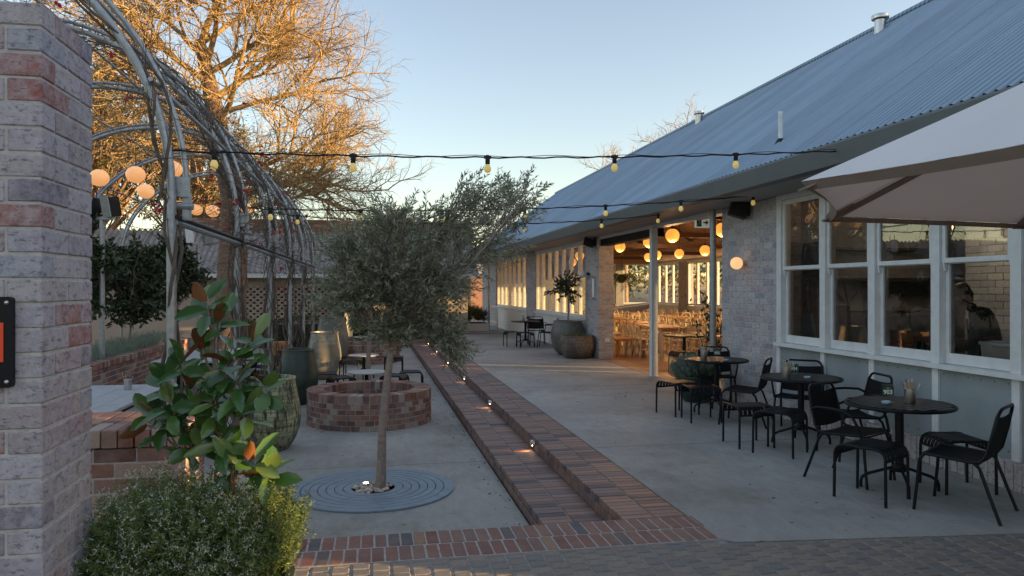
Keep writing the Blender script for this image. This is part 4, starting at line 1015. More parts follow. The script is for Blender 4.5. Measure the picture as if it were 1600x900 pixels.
# ============================================================ UMBRELLA
t = thing('cafe_umbrella', 'large cream octagonal canvas umbrella reaching in from the right edge', 'umbrella', (3.5,2.06,0))
RU, ZU, ZA, n8 = 1.97, 2.10, 3.02, 8; a0 = math.atan2(2.55-2.06, 1.58-3.5)
V = [(0,0,ZA)]; F = []; sub = 6; rad = 8
def up(k, i, j):   # panel k, radial i of rad, across j of sub: seams straight, cloth sags between
    A = Vector((math.cos(a0+k*PI/4), math.sin(a0+k*PI/4), 0)); Bv = Vector((math.cos(a0+(k+1)*PI/4), math.sin(a0+(k+1)*PI/4), 0)); f = i/rad; u = j/sub
    p = A.lerp(Bv, u)*RU*f; sag = math.sin(PI*u)*f*f
    p = p*(1-.035*math.sin(PI*u)*f**4); z = ZA+(ZU-ZA)*f-.0*f - .035*sag + .05*math.sin(PI*f)*(-.4); return (p.x, p.y, z+.03*math.sin(PI*u)*f**6)
def canopy(off):
    mb = MB()
    for k in range(8):
        for i in range(rad):
            for j in range(sub):
                q = [up(k,i,j), up(k,i+1,j), up(k,i+1,j+1), up(k,i,j+1)]; q = [(x,y,z+off) for x,y,z in q]
                mb.add(q, [(0,1,2,3)] if off > 0 else [(3,2,1,0)])
    return mb
mb = canopy(.002); mb.build('canopy', canvas, t)
m = MB()
for k in range(8):
    a = a0+k*PI/4; A = Vector((math.cos(a), math.sin(a), 0)); m.tube([(0,0,ZA-.05), A*RU*.5+Vector((0,0,(ZA+ZU)/2-.05)), A*(RU-.05)+Vector((0,0,ZU-.012))], .016, 6)
m.build('rib', canvas_in, t)
m = MB()
for k in range(8):
    ps = [Vector(up(k, rad, j)) for j in range(sub+1)]
    for j in range(sub): m.add([ps[j], ps[j+1], ps[j+1]*.985+Vector((0,0,-.03+.015*2)), ps[j]*.985+Vector((0,0,0))], [(0,1,2,3)])
    m.obox(Vector((math.cos(a0+k*PI/4)*(RU-.09), math.sin(a0+k*PI/4)*(RU-.09), ZU+.012)), (.19,.10,.008), a0+k*PI/4, 0, R(25))
m.v = [tuple(p) for p in m.v]; m.build('hem', canvas_in, t)
MB().tube([(0,0,.06),(0,0,ZA+.06)], .03, 14).build('pole', timber, t, 40); MB().lathe([(.32,0),(.32,.05),(.06,.08),(.04,.25)], (0,0,0), 24).build('base', black_m, t)
m = MB()
for k in range(8):
    a = a0+k*PI/4; m.tube([(.03*math.cos(a),.03*math.sin(a),2.0),(RU*.5*math.cos(a),RU*.5*math.sin(a),(ZA+ZU)/2-.06)], .011, 6)
m.build('strut', timber, t)

# ============================================================ PERGOLA
PX0, PC, PA, PB, PZ = -1.45, -3.70, 2.25, 2.12, 2.40
PY = [5.86+2.72*k for k in range(6)]
pg = thing('pergola', 'long tunnel of galvanised pipe arches on posts at the left', 'pergola', (0,0,0))
def arch_pts(y, da=0, n=36, x_in=0):
    return [(PC+(PA+da)*math.cos(PI*i/n), y, PZ+(PB+da)*math.sin(PI*i/n)) for i in range(n+1)]
for i, y in enumerate(PY):
    MB().tube([(PX0,y,ZL),(PX0,y,PZ)], .034, 14, False).build('post', galv, pg, 40)
    MB().tube([(2*PC-PX0,y,ZL),(2*PC-PX0,y,PZ)], .034, 12, False).build('post', galv, pg, 40)
    a = MB().tube(arch_pts(y), .031, 12, False).build('arch', galv, pg, 40)
    MB().tube(arch_pts(y+.10, .085)[0:], .021, 8, False).build('outer_arch', galv, pg, 40)
    for xx in (PX0, 2*PC-PX0):
        b = MB(); s_ = 1 if xx > PC else -1
        b.box(xx-.02*s_ if s_ > 0 else xx-.12, xx+.12 if s_ > 0 else xx+.02, y+.03, y+.045, PZ-.02, PZ+.13); b.tube([(xx, y+.06, PZ-.09), (xx+s_*.14, y+.06, PZ-.09)], .026, 8); b.box(xx+s_*.085-.022, xx+s_*.085+.022, y+.05, y+.15, PZ-.19, PZ+.02)
        for q in (-.0, .06): b.tube([(xx+s_*.05,y+.02,PZ+.02+q),(xx+s_*.05,y+.055,PZ+.02+q)], .008, 6)
        b.build('bracket', galv, a)
for sa in (22, 48, 78, 108, 140):
    a = R(sa); MB().tube([(PC+(PA+.05)*math.cos(a), PY[0]-.1, PZ+(PB+.05)*math.sin(a)), (PC+(PA+.05)*math.cos(a), PY[-1]+.1, PZ+(PB+.05)*math.sin(a))], .017, 8).build('purlin', galv, pg, 40)
MB().tube([(PX0+.02,PY[0],2.19),(PX0+.02,PY[-1],2.19)], .026, 8).build('rail', galv, pg, 40)
MB().tube([(PX0+.045,PY[0]-.02,2.225),(PX0+.045,PY[-1],2.225)], .018, 8).build('cable', black_pl, pg, 40)
# further hoops beyond the post row, seen through the end
def vine(y, label, n_st=9, seed=0, red=0):
    t = thing('climbing_vine', label, 'vine', (PX0, y, ZL), 0, 'bare vines twisting over the pergola'); m = MB()
    O = Vector((PX0, y, ZL)); P = []
    for s_ in range(n_st):
        r0 = random.uniform(.012, .022) if s_ < 3 else random.uniform(.004, .009); ph = random.random()*6.3; tw = random.uniform(1.0, 2.4)*random.choice((-1, 1)); pts = []; yo = random.uniform(-.25,.25)
        endt = random.uniform(.35, .95); drift = random.uniform(-1.0, 1.3); nn_ = 46
        for i in range(nn_):
            q = i/(nn_-1)
            if q < .42:
                z = ZL+(PZ-ZL)*q/.42; c0 = Vector((PX0, y+yo*(1-q/.42)**2, z)); rad = .045+.03*math.sin(i*.9+ph)
                c0 += Vector((math.cos(tw*z*2+ph), math.sin(tw*z*2+ph), 0))*(rad+(.12*(1-q/.42) if s_ > 2 else 0))
            else:
                a = (q-.42)/.58*PI*endt; c0 = Vector((PC+PA*math.cos(a), y+drift*(q-.42), PZ+PB*math.sin(a)))
                k = .07+.16*(q-.42); c0 += Vector((math.cos(i*.8+ph), math.sin(i*.55+ph), math.cos(i*.45+ph*2)))*k
            pts.append(c0-O)
        m.tube(pts, [r0*(1-.75*i/(nn_-1)) for i in range(nn_)], 5, False)
        for k in range(26):
            q = random.uniform(.35, 1); p, td = at_along(pts, q); sp = curve_pts(p, (td*.6+rv()).normalized(), random.uniform(.25,.9), 6, .3, -.05); m.tube(sp, [.004,.0035,.003,.0025,.002,.0018,.0015], 3, False)
            if random.random() < .02*red: P += [sp[-1], sp[-2]]
    m.build('stem', vine_m, t)
    if P: leaves('red_leaves', [tuple(p) for p in P for _ in (0,1)], [tuple(rv()) for p in P for _ in (0,1)], .05, .04, red_leaf, t, 'oval', .4)
for i, y in enumerate(PY):
    vine(y+.02, ['nearest bare vine winding up the first pergola post','bare vine on the second pergola post','bare vine on the third pergola post','bare vine on the fourth pergola post','bare vine on the fifth pergola post','bare vine on the farthest pergola post'][i], 3 if i == 0 else 19 if i < 3 else 15 if i < 4 else 9, i, 3 if i < 4 else 1)
def floodlight(loc, rz, label):
    t = thing('floodlight', label, 'floodlight', loc, rz, 'black floodlights on the pergola posts')
    for s_ in (-1, 1):
        M = MB(); M.obox((s_*.24,0,.08), (.16,.22,.34), 0, R(12)*s_); M.build('head', black_pl, t)
        m = MB(); m.obox((s_*.24,-.12,.08), (.19,.02,.38), 0, R(12)*s_); m.build('barn_door', galv, t)
    MB().box(-.30,.30,-.03,.03,-.14,-.08).build('crossbar', galv, t); MB().tube([(-.24,0,-.1),(-.27,.02,.4),(-.15,0,.42),(-.1,0,-.05)], .008, 5).tube([(.24,0,-.1),(.27,.02,.42),(.15,0,.44),(.1,0,-.05)], .008, 5).build('cable', black_pl, t)
floodlight((-5.95, PY[4], 2.66+.5), R(15), 'pair of black floodlights on a left post, closest to the brick pillar')
floodlight((-4.6, PY[3], 3.02), R(-35), 'big tilted black floodlight in the middle of the tunnel')
floodlight((-4.2, PY[5], 2.9), R(30), 'small black floodlight farthest under the pergola')
fl = [c for c in bpy.data.objects if c.name.startswith('floodlight')]
for k, (x, y, zt) in enumerate(((-5.95,PY[4],3.05),(-4.6,PY[3],2.9),(-4.2,PY[5],2.8))): MB().tube([(x,y,ZL),(x,y,zt)], .045, 12).build('mast', galv, pg, 40)
gl = None
for x, y, z, lab in [(-5.07,15.3,3.79,'leftmost cream globe under the pergola'),(-4.39,15.17,3.85,'largest cream globe right of the leftmost one'),(-4.9,17.66,3.84,'cream globe hanging lowest of the three by the pillar'),
     (-3.7,15.04,3.95,'cream globe behind the first pergola arch'),(-4.13,20.85,3.74,'amber globe just left of the big tree trunk'),(-5.05,23.2,4.0,'small cream globe between the arch and the trunk'),(-3.53,22.3,3.97,'amber globe just right of the big tree trunk')]:
    if gl is None:
        gl = thing('globe_lamp', lab, 'lamp', (x,y,z), 0, 'cream globes under the pergola'); MB().ball((0,0,0), .175, 20, 12, .92).build('globe', globe_out, gl, True); MB().tube([(0,0,.16),(0,0,.55)], .006, 5).build('cord', black_pl, gl)
    else: place(copy_tree(gl), (x,y,z), 0, lab)

# raised bed along the far side of the tunnel
t = thing('planter_wall', 'long red brick raised bed wall with a coping along the tunnel', 'wall', (-4.4,8,0)); inv = Matrix.Translation((4.4,-8,0))
o = pier('brickwork', -5.6, -4.4, 9.0, 19.6, ZL-.01, .36, red_brick, t); o.matrix_parent_inverse = inv
m = MB()
for i in range(123): ya = 9.0+i*.0865; m.brick(-4.62, -4.385, ya+.004, ya+.082, .362, .465, .004, .002)
o = m.build('coping', red_brick, t); o.matrix_parent_inverse = inv
o = MB().box(-5.5,-4.63,9.1,19.5,.361,.42).build('soil', soil_m, t); o.matrix_parent_inverse = inv
P = []; Dv = []
for i in range(2600):
    p = Vector((random.uniform(-5.35,-4.52), random.uniform(9.0,19.6), .42)); d = (rv()*.45+Vector((0,0,1))).normalized(); l = random.uniform(.12,.30)
    for k in range(9): P.append(p+d*l*k/9); Dv.append(d+rv()*.5)
tag(leaves('lavender', P, Dv, .055, .010, lavender_leaf, None, 'lance', .1), 'grey green lavender filling the raised brick bed', 'lavender', kind='stuff')

def leafy_tree(name, label, loc, h, crown, n_cl, tw, per, ln, wd, lm, bm_, tr=.05, group=None, kind='oval', twl=.5, lo=.35):
    t = thing(name, label, 'tree', loc, 0, group); m = MB(); rx, ry, rz_ = crown; zc = h-rz_
    tp = curve_pts((0,0,0), (rv().x*.05,rv().y*.05,1), h*.8, 6, .04); m.tube(tp, [tr*(1-.12*i) for i in range(7)], 8, False); P = []; Dv = []
    for i in range(n_cl):
        d = rv(); f = random.uniform(.35,.95); c_ = Vector((d.x*rx*f, d.y*ry*f, zc+d.z*rz_*f)); s_, _ = at_along(tp, max(lo, min(.95, (c_.z-.3*h)/(h*.8)))); L_ = (c_-s_).length
        pts = curve_pts(s_, c_-s_, L_, 4, .12); m.tube(pts, [tr*.35,tr*.3,tr*.22,tr*.16,tr*.1], 4, False)
        for j in range(tw):
            q = curve_pts(pts[-1]+rv()*twl*.3, (rv()+d*.5).normalized(), twl*random.uniform(.5,1), 3, .2); m.tube(q, [tr*.08]*4, 3, False)
            for k in range(per): p, td = at_along(q, k/per); P.append(p); Dv.append(td*.4+rv()*.7)
    m.build('trunk', bm_, t); leaves('crown', P, Dv, ln, wd, lm, t, kind, .2); return t
GM = 'small dark magnolia trees in the raised bed'
leafy_tree('magnolia_tree', 'dark leaved small tree close beside the brick pillar', (-4.95,14.2,.3), 2.75, (.42,.5,1.05), 46, 7, 9, .13, .055, dark_leaf, olive_bark, .03, GM, twl=.28)
leafy_tree('magnolia_tree', 'bushy dark small tree in the middle of the raised bed', (-4.95,16.6,.3), 2.5, (.62,.6,.95), 60, 7, 9, .13, .055, dark_leaf, olive_bark, .03, GM, twl=.3)
leafy_tree('magnolia_tree', 'dark small tree behind the first pergola post', (-4.75,19.2,.3), 2.7, (.75,.6,1.0), 60, 7, 9, .13, .055, dark_leaf, olive_bark, .03, GM, twl=.3)

# ============================================================ OLIVE TREES
def olive(label, loc, trunk, clumps, lean, seed, n_scale=1.0, leafn=22, ln=.062, wd=.0150):
    random.seed(seed); t = thing('olive_tree', label, 'tree', loc, 0, 'olive trees in a row down the patio'); m = MB(); P = []; Dv = []
    T = [Vector(p) for p in trunk]; m.tube(T, [.058,.046,.041,.040,.035,.031][:len(T)], 12, False); top = T[-1]
    for (c_, r_, n_) in clumps:
        c_ = Vector(c_); s_ = top if c_.z > top.z-.2 else T[-2]
        base = curve_pts(s_, (c_-s_)+Vector((0,0,.1)), (c_-s_).length, 6, .10); m.tube(base, [.02,.018,.015,.013,.011,.009,.007], 6, False)
        for i in range(int(n_*n_scale)):
            d = rv(); f = random.random()**.45; tip = c_+Vector((d.x*r_[0], d.y*r_[1], d.z*r_[2]))*f
            b0, _ = at_along(base, random.uniform(.45,1)); dr = (tip-b0); L_ = min(dr.length, random.uniform(.22,.42)); st = tip-dr.normalized()*L_*.9
            pts = curve_pts(st, dr+rv()*.25*dr.length+Vector((0,0,.1*dr.length)), L_, 5, .16, -.05)
            if i % 3 == 0: m.tube([b0, b0.lerp(st, .5)+rv()*.03, st]+pts[1:3], [.006,.005,.004,.003,.002], 4, False)
            m.tube(pts, [.0032,.0028,.0024,.002,.0016,.001], 3, False)
            for k in range(leafn):
                q = .05+.95*k/leafn; p, td = at_along(pts, q); sd_ = rv(); sd_ = (sd_-td*sd_.dot(td)).normalized(); P.append(p); Dv.append(td*.75+sd_*.65)
    m.build('trunk', olive_bark, t); leaves('crown', P, Dv, ln, wd, olive_leaf, t, 'lance', .12); return t
cl = [((.10,0,2.25),(.58,.55,.52),250),((-.28,0,1.95),(.44,.45,.42),150),((.42,.1,1.80),(.46,.45,.42),150),((.10,.0,2.72),(.46,.4,.26),60),((-.30,.1,2.45),(.38,.4,.28),60),
      ((.75,.2,2.70),(.40,.4,.28),60),((1.10,.3,2.95),(.36,.4,.30),60),((1.50,.35,2.90),(.34,.4,.36),60),((1.15,.3,2.45),(.38,.4,.30),50),((.78,-.05,1.42),(.26,.3,.34),70),((.12,0,1.56),(.36,.35,.22),60),((.75,0,2.1),(.40,.4,.38),80),((.62,0,1.62),(.28,.3,.25),40)]
olive('nearest olive tree, its leaning trunk rising out of the iron grate', (.05,7.40,ZL), [(.035,0,0),(.05,.01,.3),(.055,0,.55),(.085,.015,.85),(.115,0,1.15),(.15,.02,1.40)], cl, 0, 11, 1.0)
cl2 = [((.2,0,2.7),(.95,.8,.8),260),((-.5,0,2.3),(.6,.6,.45),90),((.9,0,2.3),(.7,.6,.5),110),((1.7,.2,2.9),(.8,.6,.6),130),((2.5,.3,3.5),(.8,.6,.6),110),((3.2,.3,3.9),(.6,.5,.5),60),((.6,0,3.4),(.8,.6,.4),80),((3.0,.3,2.9),(.6,.5,.6),90),((1.8,0,1.9),(.6,.5,.45),60)]
olive('second olive tree, thin pale trunk behind the low white table', (-.05,15.4,ZL), [(0,0,0),(-.01,0,.5),(.02,0,1.0),(.03,0,1.6)], cl2, 0, 12, .9, 20, .075, .017)
cl3 = [((0,0,2.6),(1.2,1,1.0),300),((.9,0,3.2),(1.0,.8,.8),200),((1.9,0,3.6),(1.0,.8,.7),170),((1.4,0,2.4),(.9,.7,.6),150)]
olive('far olive tree at the end of the patio by the steps', (.3,25.0,ZL), [(0,0,0),(.0,0,.6),(.05,0,1.2),(.03,0,1.9)], cl3, 0, 13, .9, 16, .10, .024)

# ============================================================ BIG BARE TREE
random.seed(21); rng = np.random.default_rng(21)
def bare_tree(name, label, loc, trunk, tr, limbs, lens, fan, lmat, tmat, sides=(7,5,4,3,3), grp=None):
    t = thing(name, label, 'tree', loc, 0, grp); T = [Vector(p) for p in trunk]; m = MB(); m.tube(T, tr, 14, False); m.build('trunk', tmat, t, 50)
    m = MB(); tips = []
    def grow(p, d, ln, r, dep):
        n = 5 if dep < 3 else 4; pts = curve_pts(p, d, ln, n, .17+.04*dep, .03 if dep < 2 else (-.03 if dep == 3 else .0)); last = dep == len(lens)-1
        m.tube(pts, [r*(1-.55*i/n) for i in range(n+1)], sides[min(dep, 4)], False)
        if last: tips.append(pts[-1]); return
        for k in range(fan[dep]):
            q = .25+.75*(k+random.random())/fan[dep]; b, td = at_along(pts, q); sd_ = rv(); sd_ = (sd_-td*sd_.dot(td)).normalized()
            grow(b, (td*.85+sd_*random.uniform(.5,1.0)+Vector((0,0,.08))).normalized(), lens[dep+1]*random.uniform(.65,1.2), r*.5, dep+1)
    for (q, d, l, r) in limbs: b, td = at_along(T, q); grow(b, Vector(d), l, r, 0)
    m.build('crown', lmat, t); return t, tips
limbs = [(.52,(1,.1,.45),3.3,.13),(.60,(.9,-.6,.15),3.0,.10),(.68,(-1,-.2,.5),3.2,.13),(.72,(.6,-.9,.5),3.0,.10),(.80,(1,.3,.75),3.4,.12),(.84,(-.7,-.7,.5),3.2,.10),(.90,(.5,-.6,1),3.0,.10),(.95,(-.8,.4,.7),3.0,.1),(.98,(.1,0,1),3.0,.12),(.62,(-.6,-.8,.1),2.6,.08),(.56,(.85,.5,.1),3.2,.09),(.88,(1,-.5,.4),3.2,.1),(.99,(.9,0,.8),3.0,.09),(.48,(.9,-.3,-.02),3.0,.07),(.76,(1,-.1,.22),3.6,.09)]
bt, tips = bare_tree('bare_tree', 'huge golden lit bare tree with fine twigs behind the pergola', (-4.25,24.2,ZL), [(0,0,0),(-.02,0,1.5),(.05,0,3.2),(.10,0,4.6),(-.25,0,6.3),(-.65,.1,8.2),(-.95,.1,9.6)], [.52,.46,.43,.40,.30,.24,.16], limbs, (3.2,1.9,1.25,.85,.5), (6,6,6,4), twig_m, trunk_m)
P = []; Dv = []
for p in random.sample(tips, int(len(tips)*.16)):
    if p.z < 8.2 and p.x < 2.2:
        for k in range(5): P.append(p+rv()*.10); Dv.append(rv()+Vector((0,0,-.5)))
leaves('leaf_remnants', P, Dv, .10, .03, gum_leaf, bt, 'lance', .2)
# other trees
random.seed(5); rng = np.random.default_rng(5)
leafy_tree('gum_tree', 'tall yellow green leafy tree lit gold at the far left', (-10.5,31,ZL), 11.5, (3.4,3,3.6), 170, 9, 14, .17, .05, gum_leaf, bark, .22, 'leafy trees behind the far building', 'lance', 1.0)
leafy_tree('gum_tree', 'leafy tree between the pergola arches and the bare trunk', (-7.0,33,ZL), 10.0, (2.8,2.6,3.4), 130, 9, 14, .17, .05, gum_leaf, bark, .2, 'leafy trees behind the far building', 'lance', 1.0)
leafy_tree('dark_tree', 'dark evergreen tree beyond the end of the hall', (3.6,46,ZL), 6.2, (2.6,2.5,2.3), 90, 8, 14, .2, .06, dark_leaf, bark, .2, 'evergreens beyond the courtyard', 'lance', .9)
leafy_tree('dark_tree', 'brownish tree behind the white shed at the end', (1.2,44,ZL), 6.6, (2.4,2.5,2.4), 90, 8, 14, .2, .06, gum_leaf, bark, .2, 'evergreens beyond the courtyard', 'lance', .9)
# pale bare trees behind the roof ridge
random.seed(31)
for k, (x, y, h, lab) in enumerate(((16.4,36.5,9.6,'pale bare tree top showing above the roof ridge'),(14.6,41.5,8.8,'lower bare tree top near the far end of the roof ridge'))):
    lm_ = [(.6,(-.6,-.2,1),2.6,.07),(.7,(.7,0,1),2.4,.07),(.8,(-.2,-.6,1),2.4,.06),(.9,(.2,.3,1),2.3,.06),(.95,(-.5,.3,.8),2.2,.05)]
    bare_tree('bare_tree', lab, (x,y,0), [(0,0,0),(0,0,h*.4),(.1,0,h*.7),(0,0,h*.85)], [.22,.18,.14,.09], lm_, (2.2,1.3,.8,.5), (5,5,4), twig_m, bark, grp='bare trees behind the roof')
# trees to the west, outside the picture but mirrored in the windows
random.seed(8)
for k, (x, y, lab) in enumerate(((-15,3,'broad dark tree west of the pergola'),(-16,10,'tall dark tree west of the raised bed'),(-15.5,17,'dark tree west of the far end of the bed'))):
    leafy_tree('west_tree', lab, (x,y,ZL), 5.2+k*.5, (2.4,2.4,2.2), 40, 7, 12, .24, .08, hedge_leaf, bark, .2, 'dark trees along the west side', 'lance', .9)

# ============================================================ FAR BUILDINGS
fb = thing('breeze_block_building', 'far brick building with openwork breeze wall, grey corrugated roof and brick parapet', 'building', (0,0,0))
FY = 28.0
MB().box(-22, -5.4, FY, FY+.3, ZL, 2.1).build('wall', breeze_brick, fb)
MB().box(-5.4, -4.62, FY+.3, FY+.4, ZL, 2.1).build('doorway', dark_m, fb)
MB().box(-5.46, -5.38, FY-.04, FY+.3, ZL, 2.05).box(-4.66, -4.58, FY-.04, FY+.3, ZL, 2.05).box(-5.38, -4.66, FY-.04, FY+.3, 1.95, 2.05).build('door_frame', olive_bark, fb)
m = MB(); z = ZL; i = 0
while z < 2.09:
    x = -4.58-(.12 if i % 2 else 0); holes = .35 < z < 1.75
    while x < 3.4:
        if holes: m.brick(max(-4.58, x)+.003, x+.150, FY, FY+.11, z+.002, z+.062, .004); m.brick(max(-4.58, x)+.003, x+.238, FY, FY+.11, z+.064, z+.098, .004)
        else: m.brick(max(-4.58, x)+.004, x+.236, FY, FY+.11, z+.004, z+.095, .004)
        x += .24
    z += .10; i += 1
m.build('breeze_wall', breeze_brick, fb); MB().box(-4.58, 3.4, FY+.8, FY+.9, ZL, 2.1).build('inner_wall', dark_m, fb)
MB().box(-4.58, 3.4, FY+.03, FY+.10, ZL, .36).box(-4.58, 3.4, FY+.03, FY+.10, 1.75, 2.09).build('mortar_core', mortar, fb)
m = MB(); rx = -22; V = []
for i in range(int(26/.2*4)):
    x = -22+i*.05; h = .055*math.cos(PI*i/2*1); V += [(x, FY-.5, 2.22+h), (x, FY+2.2, 3.92+h)]
m.add(V, [(2*i, 2*i+2, 2*i+3, 2*i+1) for i in range(len(V)//2-1)]); m.build('roof', old_roof, fb)
MB().box(-22, 4, FY-.62, FY-.5, 2.06, 2.21).build('gutter', white_p, fb)
MB().box(-22, 4, FY-.49, FY, 2.06, 2.09).build('eaves', soffit_m, fb)
pr = MB(); i = 0; z = 3.84
while z < 4.33:
    x = -7.6-(.12 if i % 2 else 0)
    while x < 4: pr.brick(x+.004, x+.236, FY+2.1, FY+2.3, z+.004, z+.086, .004); x += .24
    z += .09; i += 1
pr.build('parapet', red_brick, fb); MB().box(-7.6, 4, FY+2.12, FY+2.28, 3.7, 4.32).build('parapet_core', mortar_dark, fb)
MB().box(-22, 4, FY+2.1, FY+2.3, ZL, 3.83).box(3.4,3.6,FY,FY+2.1,ZL,2.2).build('rear_wall', breeze_brick, fb)
t = thing('doorway_lamp', 'small orange lamp glowing in the dark doorway of the far building', 'lamp', (-5.05,FY+.1,1.75)); MB().ball((0,0,0), .10, 14, 10).build('globe', lampmat('orange_lamp', (1,.22,.01), 1.5), t, True); MB().tube([(0,0,.09),(0,0,.2)], .01, 6).build('cord', black_pl, t)
# hedge and white shed at the end
def hedge(name, label, cat, loc, size, n, ln=.07, wd=.025, mat=hedge_leaf, group=None, lump=.12):
    t = thing(name, label, cat, loc, 0, group); P = []; Dv = []; sx, sy, sz = size
    for i in range(n):
        a, b = random.random(), random.random(); f = random.choice('xxyyzzz')
        if f == 'z': p = Vector((sx*(a-.5), sy*(b-.5), sz)); d = Vector((0,0,1))
        elif f == 'y': p = Vector((sx*(a-.5), -sy/2, sz*b)); d = Vector((0,-1,.3))
        else: p = Vector((random.choice((-1,1))*sx/2, sy*(a-.5), sz*b)); d = Vector((1 if p.x > 0 else -1,0,.3))
        h = math.sin(p.x*2.3+p.z*3)*math.sin(p.y*2.9+p.z*2)*lump; p += d*h+rv()*.07; P.append(p); Dv.append(d*.4+rv()*.8)
    leaves('foliage', P, Dv, ln, wd, mat, t, 'lance', .2); MB().box(-sx/2+.12, sx/2-.12, -sy/2+.12, sy/2-.12, 0, sz-.14).build('stems', soil_m, t); return t
hedge('hedge', 'long dark clipped hedge in front of the breeze wall', 'hedge', (-1.7,25.9,ZL), (6.4,1.0,.88), 15000)
hedge('hedge', 'dark block of hedge just left of the far end of the steps', 'hedge', (.35,27.2,ZL), (1.9,1.2,1.02), 6000)
t = shrub('round_bush', 'dark round clipped bush in a low white trough by the handrail', 'bush', (3.85,29.6,.28), (.85,.7,.55), 900, .22, 12, .06, .02, hedge_leaf, zc=.28, up=.4)
t = thing('planter_trough', 'low pale trough under the round clipped bush', 'planter', (3.85,29.6,0)); MB().box(-.75,.75,-.5,.5,0,.30).build('trough', tub_m, t); MB().box(-.68,.68,-.43,.43,.301,.32).build('soil', soil_m, t)
t = thing('white_shed', 'white weatherboard shed with a strip of red brick at the end of the court', 'shed', (3.2,41,0))
MB().box(-2.6,1.3,0,3,-.3,2.55).build('wall', white_panel, t); MB().box(-2.61,1.31,-.012,0,1.55,1.82).build('brick_strip', red_brick, t)
m = MB()
for i in range(9): m.box(-.4,1.1,-.03,0,.1+i*.16,.115+i*.16)
m.build('weatherboards', fascia_m, t); MB().box(-.65,-.55,-.05,0,-.3,1.2).box(-1.4,-1.3,-.05,0,-.3,1.1).build('post', white_p, t); MB().box(-2.8,1.5,-.3,3.3,2.551,2.66).build('roof', old_roof, t)
t = thing('brick_cottage', 'dark red brick cottage corner behind the white shed', 'building', (6.4,47,0)); MB().box(-1.9,4,0,4,-.3,2.6).build('wall', red_brick, t)
MB().add([(-2.2,-.4,2.6),(4.3,-.4,2.6),(4.3,4.4,2.6),(-2.2,4.4,2.6),(1,2,4.2)], [(0,1,4),(1,2,4),(2,3,4),(3,0,4)]).build('roof', old_roof, t)
t = thing('handrail', 'bent steel tube handrail by the far corner of the hall', 'handrail', (5.0,29.5,0)); MB().tube([(0,0,0),(0,0,.85),(0,.15,.93),(0,2.2,.93),(0,2.6,.6),(0,2.6,.2)], .022, 10).tube([(0,0,.3),(0,2.5,.3)], .018, 8).build('rail', steel_m, t, 40)
t = thing('drain_grille', 'dark strip drain across the far end of the terrace', 'drain', (3.9,27.2,0)); m = MB(); MB().box(-1.4,1.35,-.1,.55,.001,.004).build('channel', dark_m, t)
for i in range(68): m.box(-1.38+i*.04,-1.362+i*.04,-.09,.54,.005,.012)
m.build('grille', galv, t)
t = thing('steel_post', 'tall thin galvanised post at the far end of the terrace', 'post', (4.62,29.3,0)); MB().tube([(0,0,0),(0,0,2.95)], .04, 10).build('pole', galv, t, 40); MB().lathe([(.09,0),(.09,.01)], (0,0,0), 12).build('foot', galv, t)

# ============================================================ DINING HALL
bw = None
def bentwood(label):
    t = thing('bentwood_chair', label, 'chair', (0,0,0), 0, 'pale bentwood chairs in the dining hall')
    MB().lathe([(.001,.445),(.20,.445),(.205,.455),(.20,.468),(.001,.462)], (0,0,0), 20).build('seat', bentwood_white, t, 40)
    m = MB(); m.tube([(-.19,s_*1.0*.17*math.cos(0),.0) for s_ in ()] or [(-.24,-.19,.0),(-.20,-.185,.3),(-.19,-.18,.46),(-.22,-.185,.66),(-.25,-.15,.82),(-.262,-.08,.885),(-.266,0,.90),(-.262,.08,.885),(-.25,.15,.82),(-.22,.185,.66),(-.19,.18,.46),(-.20,.185,.3),(-.24,.19,0)], .014, 7)
    m.build('back_hoop', bentwood_white, t, 40)
    MB().tube([(-.18,-.09,.46),(-.215,-.10,.64),(-.235,-.07,.76),(-.24,0,.79),(-.235,.07,.76),(-.215,.10,.64),(-.18,.09,.46)], .010, 6).build('inner_hoop', bentwood_white, t, 40)
    for s_ in (-1, 1): MB().tube([(.13,s_*.13,.45),(.19,s_*.18,0)], [.015,.011], 7).build('leg', bentwood_white, t, 40)
    MB().lathe([(.15,.20),(.158,.207),(.15,.214)], (-.01,0,0), 20).build('stretcher', bentwood_white, t, 40); return t
def dining_table(label):
    t = thing('dining_table', label, 'table', (0,0,0), 0, 'honey timber dining tables in the hall'); MB().box(-.85,.85,-.38,.38,.715,.75).build('tabletop', timber_top, t)
    for sx in (-1, 1):
        for sy in (-1, 1): MB().box(sx*.76-.035,sx*.76+.035,sy*.30-.035,sy*.30+.035,0,.714).build('leg', bentwood_white, t)
    MB().box(-.72,.72,-.27,.27,.64,.714).build('apron', bentwood_white, t); return t
pos = [(7.15,17.6,'nearest the doorway pier'),(7.3,19.9,'second inside the doorway'),(9.4,18.6,'right of the verandah post'),(7.6,22.3,'third along the street windows'),(9.7,21.2,'in the middle of the hall'),(11.8,19.6,'by the rear windows'),(7.8,25.0,'fourth along the street windows'),(10.0,24.0,'behind the middle one'),(12.0,23.0,'farther back by the rear windows'),(9.9,27.2,'in the farthest row'),(12.0,26.6,'in the farthest corner')]
proto_t = proto_c = None
